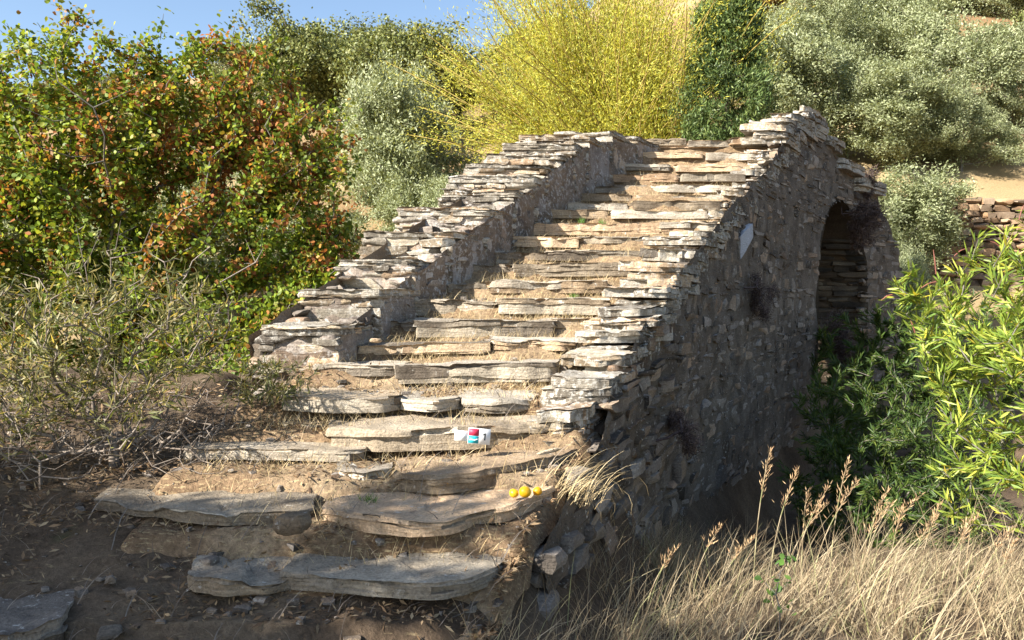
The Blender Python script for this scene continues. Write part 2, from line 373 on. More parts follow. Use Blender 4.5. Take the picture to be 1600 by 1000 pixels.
# ------------------------------------------------------------------ rock generators
def slab_geo(poly, ztop, thick, seed, M_=72, strata=4, ragged=0.014, tilt=(0, 0), under=0.10, relief=1.0):
    """layered schist slab from a plan outline; returns V, F"""
    rs = np.random.RandomState(seed)
    poly = np.array(poly, float)
    seg = np.roll(poly, -1, 0) - poly; L = np.hypot(seg[:, 0], seg[:, 1]); cum = np.concatenate([[0], np.cumsum(L)])
    tt = np.linspace(0, cum[-1], M_, endpoint=False)
    k = np.clip(np.searchsorted(cum, tt, 'right') - 1, 0, len(poly) - 1)
    O = poly[k] + seg[k] * ((tt - cum[k]) / np.maximum(L[k], 1e-6))[:, None]
    O = (np.roll(O, 1, 0) + O * 2 + np.roll(O, -1, 0)) / 4
    C = O.mean(0); D = O - C; rad = np.hypot(D[:, 0], D[:, 1])[:, None]; N = D / np.maximum(rad, 1e-6)
    O = O + N * ((fbm(p3(O[:, 0] * 4, O[:, 1] * 4, seed * 3.1), seed, 2) * 1.3 + fbm(p3(O[:, 0] * 24, O[:, 1] * 24, seed * 3.1), seed + 1, 2) * .7) * ragged)[:, None]
    D = O - C
    size = min(np.ptp(poly[:, 0]), np.ptp(poly[:, 1]))
    V = []
    fr = [0.25, .5, .7, .84, .93, .98]
    def topz(X):
        z = fbm(p3(X[:, 0] * 3.5, X[:, 1] * 3.5, seed), seed + 3, 3) * .016 * relief + fbm(p3(X[:, 0] * 17, X[:, 1] * 17, seed), seed + 5, 3) * .006 * relief
        # flaked-off sheets on the top
        s = fbm(p3(X[:, 0] * 4.2, X[:, 1] * 4.2, seed + 9.7), seed + 8, 3)
        z = z - .010 * relief * (s > .10) - .008 * relief * (s > .28)
        return z
    V.append(np.concatenate([C, [ztop + topz(C[None])[0]]])[None])
    for f in fr:
        X = C + D * f
        V.append(np.column_stack([X, ztop + topz(X)]))
    edge = topz(C + D)
    # strata: two rings each, pinching in and out along the edge, with broken-off chips
    cuts = np.sort(rs.uniform(.12, .9, strata - 1)); cuts = np.concatenate([[0], cuts, [1]])
    chip0 = sstep(.12, .34, fbm(p3(O[:, 0] * 4.5, O[:, 1] * 4.5, seed + 2.2), seed + 31, 3)) * ragged * 2.2
    wobs = [fbm(p3(O[:, 0] * 3.2, O[:, 1] * 3.2, c * 9 + seed), seed + 11, 3) * .22 for c in cuts]
    for s in range(strata):
        ins = (fbm(p3(O[:, 0] * 14, O[:, 1] * 14, s * 5.3 + seed), seed + 40 + s, 3) * ragged * .8 + rs.uniform(-.3, .35) * ragged
               + chip0 * (1 if s < max(1, strata - 2) else .2) + sstep(.15, .3, fbm(p3(O[:, 0] * 8, O[:, 1] * 8, s * 7.7), seed + 52 + s, 3)) * ragged * 1.1
               + under * thick * (cuts[s] + cuts[s + 1]) * .5)
        jit = fbm(p3(O[:, 0] * 20, O[:, 1] * 20, s * 3.3), seed + 70 + s, 3) * ragged * .5
        for e, ci in ((0, s), (1, s + 1)):
            c = cuts[ci]
            cc = np.clip(c + wobs[ci], .03, .97) if 0 < c < 1 else np.full(M_, c)
            X = O - N * (ins + jit * (1 if e else -1) + (.007 if s == 0 and e == 0 else 0))[:, None]
            z = ztop + edge * (1 - cc) - cc * thick - (.009 if s == 0 and e == 0 else 0) + (.0015 if e else -.0015) * (0 < c < 1)
            V.append(np.column_stack([X, z]))
    V.append(np.concatenate([C, [ztop - thick]])[None])
    nr = len(fr) + strata * 2
    V = np.concatenate(V)
    i = np.arange(M_); j = (i + 1) % M_
    F4 = []
    for r in range(nr - 1):
        a = 1 + r * M_
        F4.append(np.stack([a + i, a + M_ + i, a + M_ + j, a + j], 1))
    last = 1 + (nr - 1) * M_
    F3 = np.concatenate([np.stack([np.zeros(M_, int), 1 + i, 1 + j], 1), np.stack([last + j, last + i, np.full(M_, last + M_)], 1)])
    V[:, 2] += (V[:, 0] - C[0]) * tilt[0] + (V[:, 1] - C[1]) * tilt[1]
    return V, [np.concatenate(F4), F3]

def slab(name, poly, ztop, thick, seed, mat, parent, **kw):
    V, F = slab_geo(poly, ztop, thick, seed, **kw)
    c = V.mean(0); o = link(name, make_mesh(name, V - c, F, 38), mat, parent); o.location = c
    return o

def rect(x0, x1, y0, y1, seed, j=.05, n=3):
    rs = np.random.RandomState(seed); w_, d_ = x1 - x0, y1 - y0
    pts = []
    for k in range(n): pts.append((x0 + w_ * (k / n) + rs.uniform(-j, j) * .4 * w_ / n, y0 + rs.uniform(-j, j) * .9))
    for k in range(2): pts.append((x1 + rs.uniform(-j, j) * .7, y0 + d_ * k / 2 + (rs.uniform(0, j) if k == 0 else 0)))
    for k in range(n): pts.append((x1 - w_ * (k / n) + rs.uniform(-j, j) * .5, y1 + rs.uniform(-j, j)))
    for k in range(2): pts.append((x0 + rs.uniform(-j, j) * .7, y1 - d_ * k / 2))
    return pts

def box_grid(n):
    V = {}; F = []
    def vid(p):
        k = tuple(np.round(p, 5)); return V.setdefault(k, len(V))
    t = np.linspace(-1, 1, n + 1)
    for ax in range(3):
        for sg in (-1, 1):
            for a in range(n):
                for b in range(n):
                    c = []
                    for (u, v) in ((a, b), (a + 1, b), (a + 1, b + 1), (a, b + 1)):
                        p = [0, 0, 0]; p[ax] = sg; p[(ax + 1) % 3] = t[u]; p[(ax + 2) % 3] = t[v]; c.append(vid(p))
                    F.append(c if sg > 0 else c[::-1])
    return np.array(list(V.keys())), np.array(F)
BG3 = box_grid(3); BG2 = box_grid(2)
def stone_unit(seed, n=3, k=.22, amp=.28):
    """rough block within about [-1,1]"""
    V, F = (BG3 if n == 3 else BG2); V = V.copy()
    s = V / np.linalg.norm(V, axis=1)[:, None]
    V = V * (1 - k) + s * k * 1.25
    rs = np.random.RandomState(seed)
    V = V + np.stack([fbm(V * 1.1 + rs.uniform(0, 50, 3), seed + a, 2) for a in range(3)], 1) * amp
    # chop by random planes -> angular
    for q_ in range(4):
        nrm = rs.normal(size=3); nrm /= np.linalg.norm(nrm); d = rs.uniform(.75, 1.0)
        t = V @ nrm - d; V = V - np.where(t > 0, t, 0)[:, None] * nrm
    return V, F
UNITS = [stone_unit(100 + i) for i in range(28)]

# ------------------------------------------------------------------ the bridge
bridge = empty('stone_bridge', (0.6, 5.0, gz(0.6, 5.0)))
tag(bridge, 'old humpbacked schist stone bridge with a stepped ramp climbing from the foreground', 'bridge')
def bchild(o): o.matrix_parent_inverse = Matrix.Translation(-bridge.location); return o
# link() parents directly; shift geometry by using an inverse on every child
_link0 = link
def link(name, me, mat=None, parent=None, **props):
    o = _link0(name, me, mat, parent, **props)
    if parent is not None and parent is bridge: bchild(o)
    return o

# stairway earth fill
ys = np.arange(2.95, 13.6, .035); us = np.linspace(0, 1, 64)
YY, UU = np.meshgrid(ys, us, indexing='ij')
xl = np.where(ys < 5.4, np.interp(ys, [2.95, 3.28, 3.42, 4.2, 5.0, 5.4], [-1.1, -1.22, -1.68, -1.8, -1.65, -1.45]), Lx(ys) - .12)
xr = Rx(ys) - .06
XX = xl[:, None] * (1 - UU) + xr[:, None] * UU
def fill_h(X_, Y_):
    sh = fbm(p3(X_ * 1.7, Y_ * .6), 21, 3).reshape(X_.shape) * .07
    return stair(Y_ + sh) + fbm(p3(X_ * 5, Y_ * 5), 23, 4).reshape(X_.shape) * .034 + fbm(p3(X_ * 21, Y_ * 21), 24, 3).reshape(X_.shape) * .016
ZZ = fill_h(XX, YY)
ZZ = ZZ - .10 * sstep(.965, 1.0, UU) - .12 * (1 - sstep(0, .05, UU)) * (YY < 5.4)
ZZ = ZZ - 1.2 * sstep(13.2, 13.6, YY) + EYE
n0, n1 = XX.shape; idx = np.arange(n0 * n1).reshape(n0, n1)
q = np.stack([idx[:-1, :-1], idx[:-1, 1:], idx[1:, 1:], idx[1:, :-1]], -1).reshape(-1, 4)
stairway = link('stairway', make_mesh('stairway', np.stack([XX.ravel(), YY.ravel(), ZZ.ravel()], 1), q, True), M['earth'], bridge)

# step slabs, by hand near the foot: (outline in photo pixels on plane h, thickness)
def pslab(pts, h, thick, seed, mat='slab', **kw):
    dy = {1: 10, 2: 10, 3: 12, 4: 21, 5: 9}[seed // 10]
    return slab('step_slab', [P(x, y - dy, h) for x, y in pts], h + EYE, thick, seed, M[mat], stairway, **kw)
# first step
pslab([(286, 912), (330, 922), (400, 922), (452, 914), (470, 880), (450, 850), (330, 848), (300, 880)], -1.06, .06, 11, M_=120, strata=2, under=.2)
pslab([(432, 908), (520, 916), (600, 922), (680, 926), (735, 915), (770, 900), (792, 884), (770, 858), (660, 848), (540, 850), (470, 866)], -1.05, .065, 12, M_=160, strata=3, under=.2)
pslab([(752, 898), (795, 892), (826, 872), (800, 856), (762, 866)], -1.07, .09, 13, M_=60)
pslab([(640, 964), (700, 972), (745, 958), (735, 930), (650, 935)], -1.17, .07, 14, M_=60, under=.4)
pslab([(328, 947), (390, 952), (432, 946), (425, 925), (340, 925)], -1.155, .04, 15, M_=50)
pslab([(440, 968), (520, 980), (580, 972), (560, 940), (450, 940)], -1.20, .05, 16, M_=50)
# second step
pslab([(140, 792), (220, 803), (290, 812), (350, 816), (440, 813), (492, 806), (500, 765), (420, 752), (280, 752), (170, 768)], -.905, .05, 21, M_=150, strata=2, under=.3)
pslab([(497, 806), (560, 815), (640, 826), (700, 824), (745, 811), (800, 803), (868, 777), (862, 757), (760, 748), (600, 748), (510, 762)], -.895, .07, 22, M_=150, strata=3, under=.25, tilt=(.02, 0))
pslab([(716, 850), (770, 856), (826, 846), (815, 822), (730, 822)], -1.0, .075, 23, M_=60)
pslab([(560, 853), (620, 858), (660, 850), (650, 835), (570, 835)], -1.02, .05, 24, M_=50)
# third step
pslab([(284, 712), (360, 714), (450, 714), (540, 717), (577, 713), (560, 690), (420, 686), (300, 688)], -.755, .06, 31, M_=120, strata=2, under=.1)
pslab([(522, 748), (565, 755), (612, 748), (618, 722), (560, 716), (530, 725)], -.82, .10, 32, M_=60)
pslab([(608, 747), (680, 757), (740, 752), (800, 740), (860, 731), (906, 716), (896, 700), (800, 694), (680, 702), (620, 718)], -.80, .085, 33, M_=130, strata=3, under=.2, tilt=(.03, 0))
# fourth
pslab([(508, 690), (600, 693), (700, 690), (800, 686), (884, 680), (884, 650), (760, 640), (600, 645), (520, 655)], -.66, .12, 41, M_=140, strata=2, under=.25, ragged=.016)
pslab([(440, 681), (480, 684), (516, 680), (512, 662), (450, 662)], -.68, .05, 42, M_=50)
# fifth
pslab([(440, 629), (520, 633), (600, 632), (632, 627), (628, 605), (540, 600), (450, 606)], -.55, .08, 51, M_=90, strata=3)
pslab([(624, 632), (680, 636), (722, 630), (720, 606), (628, 606)], -.56, .065, 52, M_=60)
pslab([(712, 629), (770, 633), (838, 628), (840, 605), (770, 598), (720, 606)], -.555, .085, 53, M_=80, strata=4)
# sixth and up: nose line at depth d, given in pixels
def row(k, parts, seed):
    d = SD[k]; h = SH[k]
    for i, (a, b, dd, dh, th, dep) in enumerate(parts):
        x0, x1 = PX(a, d) - .012, PX(b, d) + .012
        slab('step_slab', rect(x0, x1, d + dd, d + dd + dep, seed + i, .045, 5), h + dh + .018 + EYE, th + .02, seed + i, M['slab'], stairway,
             M_=int(60 + (x1 - x0) * 60), strata=2 + (seed + i) % 2, under=.3, ragged=.012, tilt=(np.random.RandomState(seed + i).uniform(-.02, .02), 0))
row(5, [(488, 628, .03, 0, .05, .35), (618, 874, -.03, .012, .10, .38)], 60)
row(6, [(555, 768, .0, 0, .055, .35), (766, 905, .03, .03, .06, .35)], 70)
row(7, [(596, 655, .05, 0, .06, .3), (645, 872, -.02, .01, .115, .35), (868, 956, .04, .012, .05, .3)], 80)
row(8, [(641, 778, 0, .0, .11, .35), (776, 950, -.01, .015, .11, .35)], 90)
row(9, [(698, 768, .03, 0, .07, .3), (762, 952, 0, .01, .09, .33)], 100)
row(10, [(724, 806, .03, 0, .06, .33), (800, 985, -.01, .005, .10, .35)], 110)
row(11, [(772, 860, 0, -.01, .08, .33), (852, 1005, .02, .01, .08, .33)], 120)
row(12, [(800, 905, .0, -.01, .08, .33), (898, 1016, .03, .01, .10, .35)], 130)
row(13, [(828, 1034, -.02, .0, .10, .4), (1030, 1128, .0, .015, .10, .4)], 140)
for k in range(14, 22):
    rs = np.random.RandomState(200 + k); d = SD[k]
    x = float(Lx(d)) - .05; xe = float(Rx(d)) - .18; i = 0
    while x < xe - .1:
        wdt = min(rs.uniform(.7, 1.5), xe - x)
        if xe - (x + wdt) < .35: wdt = xe - x
        slab('step_slab', rect(x + .01, x + wdt - .01, d + rs.uniform(-.02, .03), d + .40, 300 + k * 7 + i, .045, 4), SH[k] + rs.uniform(.0, .03) + EYE,
             rs.uniform(.085, .115), 300 + k * 7 + i, M['slab'], stairway, M_=72, strata=2, under=.1, ragged=.012)
        x += wdt; i += 1
# crest paving
for i, (a, b, c, d, h) in enumerate([(1.9, 2.7, 12.65, 13.3, 2.46), (2.6, 3.4, 12.7, 13.35, 2.44), (3.3, 4.05, 12.6, 13.3, 2.47)]):
    slab('step_slab', rect(a, b, c, d, 480 + i, .06, 4), h + EYE, .10, 480 + i, M['slab'], stairway, M_=60)

# left parapet: stepped blocks of stacked slabs with copings
PSTONES = []
def part_root(name):
    o = empty(name, (0, 0, 0)); o.parent = bridge; bchild(o); return o
parapet_l = part_root('parapet'); parapet_r = part_root('parapet')
LP = [  # y0, y1, top h, px left edge, px right edge (at y0)
    (5.45, 6.25, -.15, 408, 528), (6.00, 6.85, .085, 468, 592), (6.62, 7.35, .335, 528, 622), (7.15, 7.95, .60, 568, 694), (7.75, 8.55, .87, 620, 722),
    (8.35, 9.05, 1.12, 688, 766), (8.85, 9.55, 1.33, 700, 790), (9.15, 9.85, 1.50, 728, 802), (9.55, 10.25, 1.68, 757, 838), (10.0, 10.7, 1.88, 784, 872), (10.45, 11.4, 2.07, 808, 905),
    (11.2, 12.2, 2.27, 860, 945), (12.0, 12.9, 2.36, 905, 990)]
for i, (y0, y1, ht, pa, pb) in enumerate(LP):
    rs = np.random.RandomState(500 + i)
    xa = PX(pa, y0); slope = .46
    inner0 = float(Lx(y0)); inner1 = float(Lx(y1))
    xb = max(PX(pb, y0), inner0 + .02) if i < 5 else inner0 + .03
    zb = float(stair(np.array([y0]))[0]) - .12 if i else -.52
    def quad(off, yoff, xtra=0):
        sl = (inner1 - inner0)
        return [(xa - off, y0 - yoff), ((xa + xb) / 2, y0 - yoff + rs.uniform(-.03, .02)), (xb + off * .6 + xtra, y0 - yoff + rs.uniform(-.02, .05)), ((xb + inner1) / 2 + off * .5, (y0 + y1) / 2), (inner1 + off * .6, y1), (xa + sl, y1), (xa + sl / 2 - off, (y0 + y1) / 2)]
    th = rs.uniform(.055, .085)
    slab('coping_stone', quad(.018, .03, .012), ht + EYE, th, 520 + i, M['coping'], parapet_l, M_=90, strata=3 + i % 3, ragged=.018, under=.3)
    slab('parapet_core', quad(-.004, -.006), ht - th + .01 + EYE, ht - th - zb + .1, 560 + i, M['inner'], parapet_l, M_=70, strata=4, ragged=.014, under=0)
    z = ht - th - .004; j = 0
    while z > zb + .01:
        t_ = min(rs.uniform(.035, .085), max(z - zb, .03)); x = xa - .015
        while x < xb - .03:
            ll = min(rs.uniform(.12, .42), xb - x + .01)
            PSTONES.append((x + ll / 2, y0 + .068 + rs.uniform(-.016, .016), z - t_ / 2 + EYE, .085, t_ * .53, ll * .53, 0.0, rs.uniform(-.08, .08), rs.randint(28)))
            x += ll + .004
        for q_ in range(3):
            yc = y0 + .2 + q_ * .22
            if yc < y1: PSTONES.append((xa + slope * (yc - y0) + .05, yc, z - t_ / 2 + EYE, .13, t_ * .5, .07, math.atan2(slope, 1), 0, rs.randint(28)))
        z -= t_ + .004; j += 1

# rubble facings: mortar bed and stones
def facing(tag_name, fx, y0, y1, ztop, zbot, side, seed, hole=None, dens=.85, hmin=.035, hmax=.12, lmin=.07, lmax=.30, pool=300, mat='stone', inset=.02, res=.05, n_parts=None, bed='mortar'):
    """fx(y) plan line of the face; side +1 faces +x. ztop(y), zbot(y) relative to the eye. Returns the stone list."""
    yy = np.arange(y0, y1 + res, res); vv = np.linspace(0, 1, int(3.4 / res))
    A, B = np.meshgrid(yy, vv, indexing='ij')
    zt = ztop(yy)[:, None]; zb_ = zbot(yy)[:, None]
    Z = zb_ + (zt - zb_) * B
    X = fx(yy)[:, None] + 0 * B
    lump = fbm(np.stack([A.ravel() * 2.2, Z.ravel() * 2.6, 0 * A.ravel()], 1), seed, 3).reshape(A.shape) * .055 + fbm(np.stack([A.ravel() * 11, Z.ravel() * 15, 0 * A.ravel()], 1), seed + 3, 3).reshape(A.shape) * .030
    X = X + side * (lump - inset - .022 * (1 - sstep(6.0, 8.0, A)) * (side > 0))
    n0, n1 = A.shape; idx = np.arange(n0 * n1).reshape(n0, n1)
    q = np.stack([idx[:-1, :-1], idx[1:, :-1], idx[1:, 1:], idx[:-1, 1:]], -1).reshape(-1, 4)
    if hole is not None:
        cy = (A[:-1, :-1] + A[1:, 1:]).ravel() / 2; cz = (Z[:-1, :-1] + Z[1:, 1:]).ravel() / 2
        q = q[~hole(cy, cz)]
    out_bed = link(tag_name, make_mesh(tag_name, np.stack([X.ravel(), A.ravel(), Z.ravel() + EYE], 1), q, True), M[bed], bridge)
    # stones in wavering courses
    rs = np.random.RandomState(seed); out = []
    z = float(zbot(yy).min()); ztm = float(ztop(yy).max())
    while z < ztm:
        hh = rs.uniform(hmin, hmax) if rs.rand() < .8 else hmax * rs.uniform(1.0, 1.7)
        y = y0 + rs.uniform(-.1, 0)
        while y < y1:
            ll = rs.uniform(lmin, lmax) * (1 if hh < hmax else .8)
            yc = y + ll / 2
            zc = z + hh / 2 + .05 * math.sin(yc * 1.3 + z * 2) + rs.uniform(-.01, .01)
            if y0 < yc < y1 and zc + hh * .5 < float(ztop(np.array([yc]))[0]) - .01 and zc > float(zbot(np.array([yc]))[0]) - .05 and rs.rand() < dens \
               and (hole is None or not hole(np.array([yc]), np.array([zc]))[0]):
                sl = float(fx(np.array([yc + .1]))[0] - fx(np.array([yc - .1]))[0]) / .2
                lp = float(fbm(np.array([[yc * 2.2, zc * 2.6, 0]]), seed, 3)[0]) * .055
                dep = rs.uniform(.05, .09); proud = rs.uniform(-.03, .008) if yc > 7 or side < 0 else rs.uniform(-.025, .022)
                out.append((float(fx(np.array([yc]))[0]) + side * (lp + proud - dep), yc, zc + EYE, ll * .5 * math.sqrt(1 + sl * sl) * .95, hh * .5 * rs.uniform(.9, 1.08), dep, math.atan2(sl, 1), rs.uniform(-.06, .06), rs.randint(len(UNITS))))
            y += ll + rs.uniform(.004, .02)
        z += hh + .006
    return out, out_bed

def stone_matrix(s):
    x, y, z, hl, hh, dep, yaw, roll, u = s
    return Matrix.Translation((x, y, z)) @ Matrix.Rotation(-yaw, 4, 'Z') @ Matrix.Rotation(roll, 4, 'X') @ Matrix.Diagonal((dep, hl, hh, 1))
UMESH = {}
def unit_mesh(u, mat):
    k = (u, mat)
    if k not in UMESH:
        me = make_mesh('stone', UNITS[u][0], UNITS[u][1], 40); me.materials.append(M[mat]); UMESH[k] = me
    return UMESH[k]
def build_stones(lst, mat, n_parts, name, rest_name, par=None):
    par = par or bridge
    lst = sorted(lst, key=lambda s: -(s[3] * s[4]) / (s[0] ** 2 + s[1] ** 2))
    for s in lst[:n_parts]:
        o = bpy.data.objects.new(name, unit_mesh(s[8], mat)); COL.objects.link(o); o.parent = par
        if par is bridge: bchild(o)
        o.matrix_basis = stone_matrix(s)
    rest = lst[n_parts:]
    if rest:
        mb = MB()
        for s in rest:
            V, F = UNITS[s[8]]; m = np.array(stone_matrix(s)); mb.add(V @ m[:3, :3].T + m[:3, 3], F)
        o = link(rest_name, mb.mesh(rest_name, 40), M[mat], par); o['kind'] = 'stuff'

AC, AW, AH = 16.0, 1.38, .20   # arch: centre (y), half width in y, springing height
def hole(y, z):
    inside = np.abs(y - AC) < AW
    crown = AH + 1.72 * np.sqrt(np.clip(1 - ((y - AC) / AW) ** 2, 0, 1))
    return inside & (z < crown)
gzb = lambda yy: np.interp(yy, [3.0, 3.7, 4.9, 6, 7.4, 10, 16, 18.8], [-1.5, -1.6, -1.8, -2.1, -2.4, -3.0, -3.3, -3.0])
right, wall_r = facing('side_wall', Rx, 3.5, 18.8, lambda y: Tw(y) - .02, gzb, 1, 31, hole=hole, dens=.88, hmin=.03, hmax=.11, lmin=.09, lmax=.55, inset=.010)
# more and flatter stones at the near, dry-laid end
near = facing_near = []
rs = np.random.RandomState(77)
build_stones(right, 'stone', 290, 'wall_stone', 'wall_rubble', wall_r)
build_stones(PSTONES, 'coping', 300, 'stone', 'infill', parapet_l)
# a few big face stones picked out in the photograph
_yy = np.arange(3.6, 18.8, .02); _pp = 800 + Rx(_yy) / _yy * FPX
def dwall(px): return float(np.interp(px, _pp, _yy))
for (px, py, hw, hh_, mt, sd_) in [(950, 862, .17, .12, 'stone', 3), (1062, 730, .17, .09, 'stone', 5), (1162, 376, .34, .14, 'palestone', 9), (1030, 512, .17, .06, 'stone', 7), (1125, 742, .22, .09, 'stone', 8), (1045, 600, .15, .05, 'stone', 4), (1100, 640, .22, .07, 'stone', 14)]:
    d = dwall(px)
    h = (470 - py) * d / FPX; sl = float(Rx(d + .1) - Rx(d - .1)) / .2
    s = (float(Rx(d)) + .0, d, h + EYE, hw, hh_, .05, math.atan2(sl, 1), .3 if mt == 'palestone' else .1, sd_)
    o = bpy.data.objects.new('wall_stone', unit_mesh(sd_, mt)); COL.objects.link(o); o.parent = wall_r
    o.matrix_basis = stone_matrix(s)
# left outer face and inner parapet face
linner, bed_l = facing('parapet_face', Lx, 5.75, 12.9, lambda y: np.interp(y, [p[0] for p in LP], [p[2] for p in LP]) - .13, lambda y: stair(y) - .1, 1, 57, dens=.75, hmin=.025, hmax=.07, lmin=.05, lmax=.18, inset=-.02, bed='inner')
linner = [(s[0] + .002, *s[1:]) for s in linner]
build_stones(linner, 'inner', 300, 'stone', 'rubble', bed_l)
lout, wall_l = facing('side_wall', lambda y: Lx(y) - .55, 5.5, 18.8, lambda y: np.interp(y, [p[0] for p in LP] + [14.5, 16, 18.8], [p[2] - .1 for p in LP] + [2.5, 2.2, .8]), lambda y: np.interp(y, [5, 8, 11, 16, 18.8], [-.8, -1.3, -1.8, -2.6, -2.4]), -1, 91, hole=hole, dens=.8)
build_stones(lout, 'stone', 0, 'wall_stone', 'wall_rubble', wall_l)
# top of the far half and intrados of the arch
def strip(name, rows, mat):
    V = np.array([p for r_ in rows for p in r_], float); m = len(rows[0]); n = len(rows)
    idx = np.arange(m * n).reshape(n, m); q = np.stack([idx[:-1, :-1], idx[:-1, 1:], idx[1:, 1:], idx[1:, :-1]], -1).reshape(-1, 4)
    V = V + np.stack([fbm(V * 3, 7 + a, 3) for a in range(3)], 1) * .03
    return link(name, make_mesh(name, V, q, True), mat, bridge)
rows = []
for y in np.arange(13.1, 18.85, .12):
    a, b = float(Lx(y)) - .55, float(Rx(y)); zt = float(Tw(y)) - .1
    dip = float(np.interp(y, [13.1, 14.5, 18.8], [-.55, -.75, -.3]))
    rows.append([(a + (b - a) * u, y, zt + EYE + (dip if u < .8 else 0)) for u in np.linspace(0, 1, 24)])
strip('roadway_top', rows, M['mortar'])
rows = []
for y in np.array([18.8]):
    for z in np.linspace(-3, .75, 30): rows.append([(float(Lx(y)) - .55 + (float(Rx(y)) - float(Lx(y)) + .55) * u, y + .0, z + EYE) for u in np.linspace(0, 1, 24)])
strip('end_wall', rows, M['mortar'])
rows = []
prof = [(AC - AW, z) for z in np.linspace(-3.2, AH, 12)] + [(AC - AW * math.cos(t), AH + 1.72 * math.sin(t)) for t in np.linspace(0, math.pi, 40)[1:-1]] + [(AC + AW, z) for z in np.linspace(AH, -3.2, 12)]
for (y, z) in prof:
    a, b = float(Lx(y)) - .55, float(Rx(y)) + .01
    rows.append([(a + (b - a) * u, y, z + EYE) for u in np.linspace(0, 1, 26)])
soffit = strip('arch_soffit', rows, M['arch_shade'])

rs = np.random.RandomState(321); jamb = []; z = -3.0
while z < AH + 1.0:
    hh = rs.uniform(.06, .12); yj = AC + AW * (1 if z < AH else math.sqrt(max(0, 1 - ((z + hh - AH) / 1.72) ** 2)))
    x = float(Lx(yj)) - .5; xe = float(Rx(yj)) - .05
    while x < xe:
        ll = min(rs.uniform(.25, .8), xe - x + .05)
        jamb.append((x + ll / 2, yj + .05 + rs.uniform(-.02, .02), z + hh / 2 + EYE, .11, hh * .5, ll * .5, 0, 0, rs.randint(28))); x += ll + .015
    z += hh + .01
build_stones(jamb, 'arch_shade', 160, 'jamb_stone', 'jamb_rubble', soffit)

# right parapet: stacked slabs stepping up
def stack(y0, y1, x0, x1, top, bot, seed, name='coping_stone', tmin=.06, tmax=.12, back=.04):
    rs = np.random.RandomState(seed); z = top; j = 0
    while z > bot:
        t_ = rs.uniform(tmin, tmax)
        a = x0 + rs.uniform(-.08, .16); b = x1 + rs.uniform(-.04, .012); f = y0 - j * .012 + rs.uniform(-.03, .03)
        sk = (float(Rx(y1)) - float(Rx(y0)))
        poly = [(a, f + rs.uniform(0, .08)), (a * .7 + b * .3, f + rs.uniform(-.04, .05)), (a * .35 + b * .65, f + rs.uniform(-.05, .04)), (b, f + rs.uniform(0, .09)), (b + sk * .5, (f + y1) / 2), (b + sk, y1), (a + sk, y1), (a + sk * .4, (f + y1) / 2)]
        slab(name, poly, z + EYE, t_, seed + j, M['coping'], parapet_r, M_=84, strata=2 + j % 2, ragged=.020, under=.1, tilt=(rs.uniform(-.05, .05), rs.uniform(-.03, .03)))
        z -= t_ + .004; j += 1
RP = [  # y0, y1, px left, px right, top h, bottom h
    (4.48, 5.05, 835, 925, -.58, -.86), (4.78, 5.45, 842, 962, -.44, -.60), (5.25, 5.9, 880, 975, -.33, -.50), (5.6, 6.25, 885, 998, -.21, -.40), (6.0, 6.6, 908, 1032, -.04, -.22),
    (6.28, 6.9, 938, 1045, .105, -.06), (6.7, 7.3, 985, 1062, .22, .05), (7.1, 7.7, 975, 1078, .335, .16), (7.55, 8.15, 1000, 1090, .46, .32), (7.95, 8.6, 1010, 1106, .625, .42),
    (8.45, 9.0, 1055, 1118, .72, .58)]
for i, (y0, y1, pa, pb, t_, b_) in enumerate(RP): stack(y0, y1, PX(pa, y0), PX(pb, y0), t_, b_, 800 + i * 20)
for k in range(13, 22):
    rs = np.random.RandomState(900 + k); y0 = SD[k] + rs.uniform(-.05, .05)
    stack(y0, y0 + .62, float(Rx(y0)) - rs.uniform(.28, .48), float(Rx(y0)) + .02, SH[k] + rs.uniform(.03, .06), SH[k] - .10, 1000 + k * 20)
    if k > 14:
        y0 += .22; stack(y0, y0 + .5, float(Rx(y0)) - rs.uniform(.2, .34), float(Rx(y0)) + .02, SH[k] + .13, SH[k], 1007 + k * 20)
for i, (y0, y1, xa, xb, t_, b_) in enumerate([(12.5, 13.4, 3.45, 4.1, 2.66, 2.4), (12.85, 13.9, 3.68, 4.30, 2.84, 2.6), (13.3, 14.4, 4.1, 4.62, 2.98, 2.8), (13.9, 14.8, 4.62, 5.0, 3.24, 2.9), (14.2, 15.0, 4.82, 5.16, 3.2, 3.0), (15.0, 15.8, 5.3, 5.76, 2.98, 2.8), (15.8, 16.8, 5.9, 6.34, 2.7, 2.55), (16.7, 17.8, 6.6, 7.05, 2.48, 2.3)]):
    stack(y0, y1, xa, xb, t_, b_, 1500 + i * 20)
# ------------------------------------------------------------------ vegetation generators
def unitv(a): return a / np.maximum(np.linalg.norm(a, axis=-1, keepdims=True), 1e-9)

def sample_blobs(blobs, n, rs, shell=1.6, gap=0.0, gfreq=1.0, seed=0):
    vol = np.array([b[1][0] * b[1][1] * b[1][2] for b in blobs]); vol = vol ** .75; vol /= vol.sum()
    pts = []
    while len(pts) < n:
        i = rs.choice(len(blobs), p=vol); c, r = blobs[i]
        v = rs.normal(size=3); v /= np.linalg.norm(v)
        p = np.array(c) + v * np.array(r) * rs.rand() ** (1 / (3 * shell))
        if gap and fbm(p[None] * gfreq, seed, 2)[0] < gap - .35: continue
        pts.append(p)
    return np.array(pts)

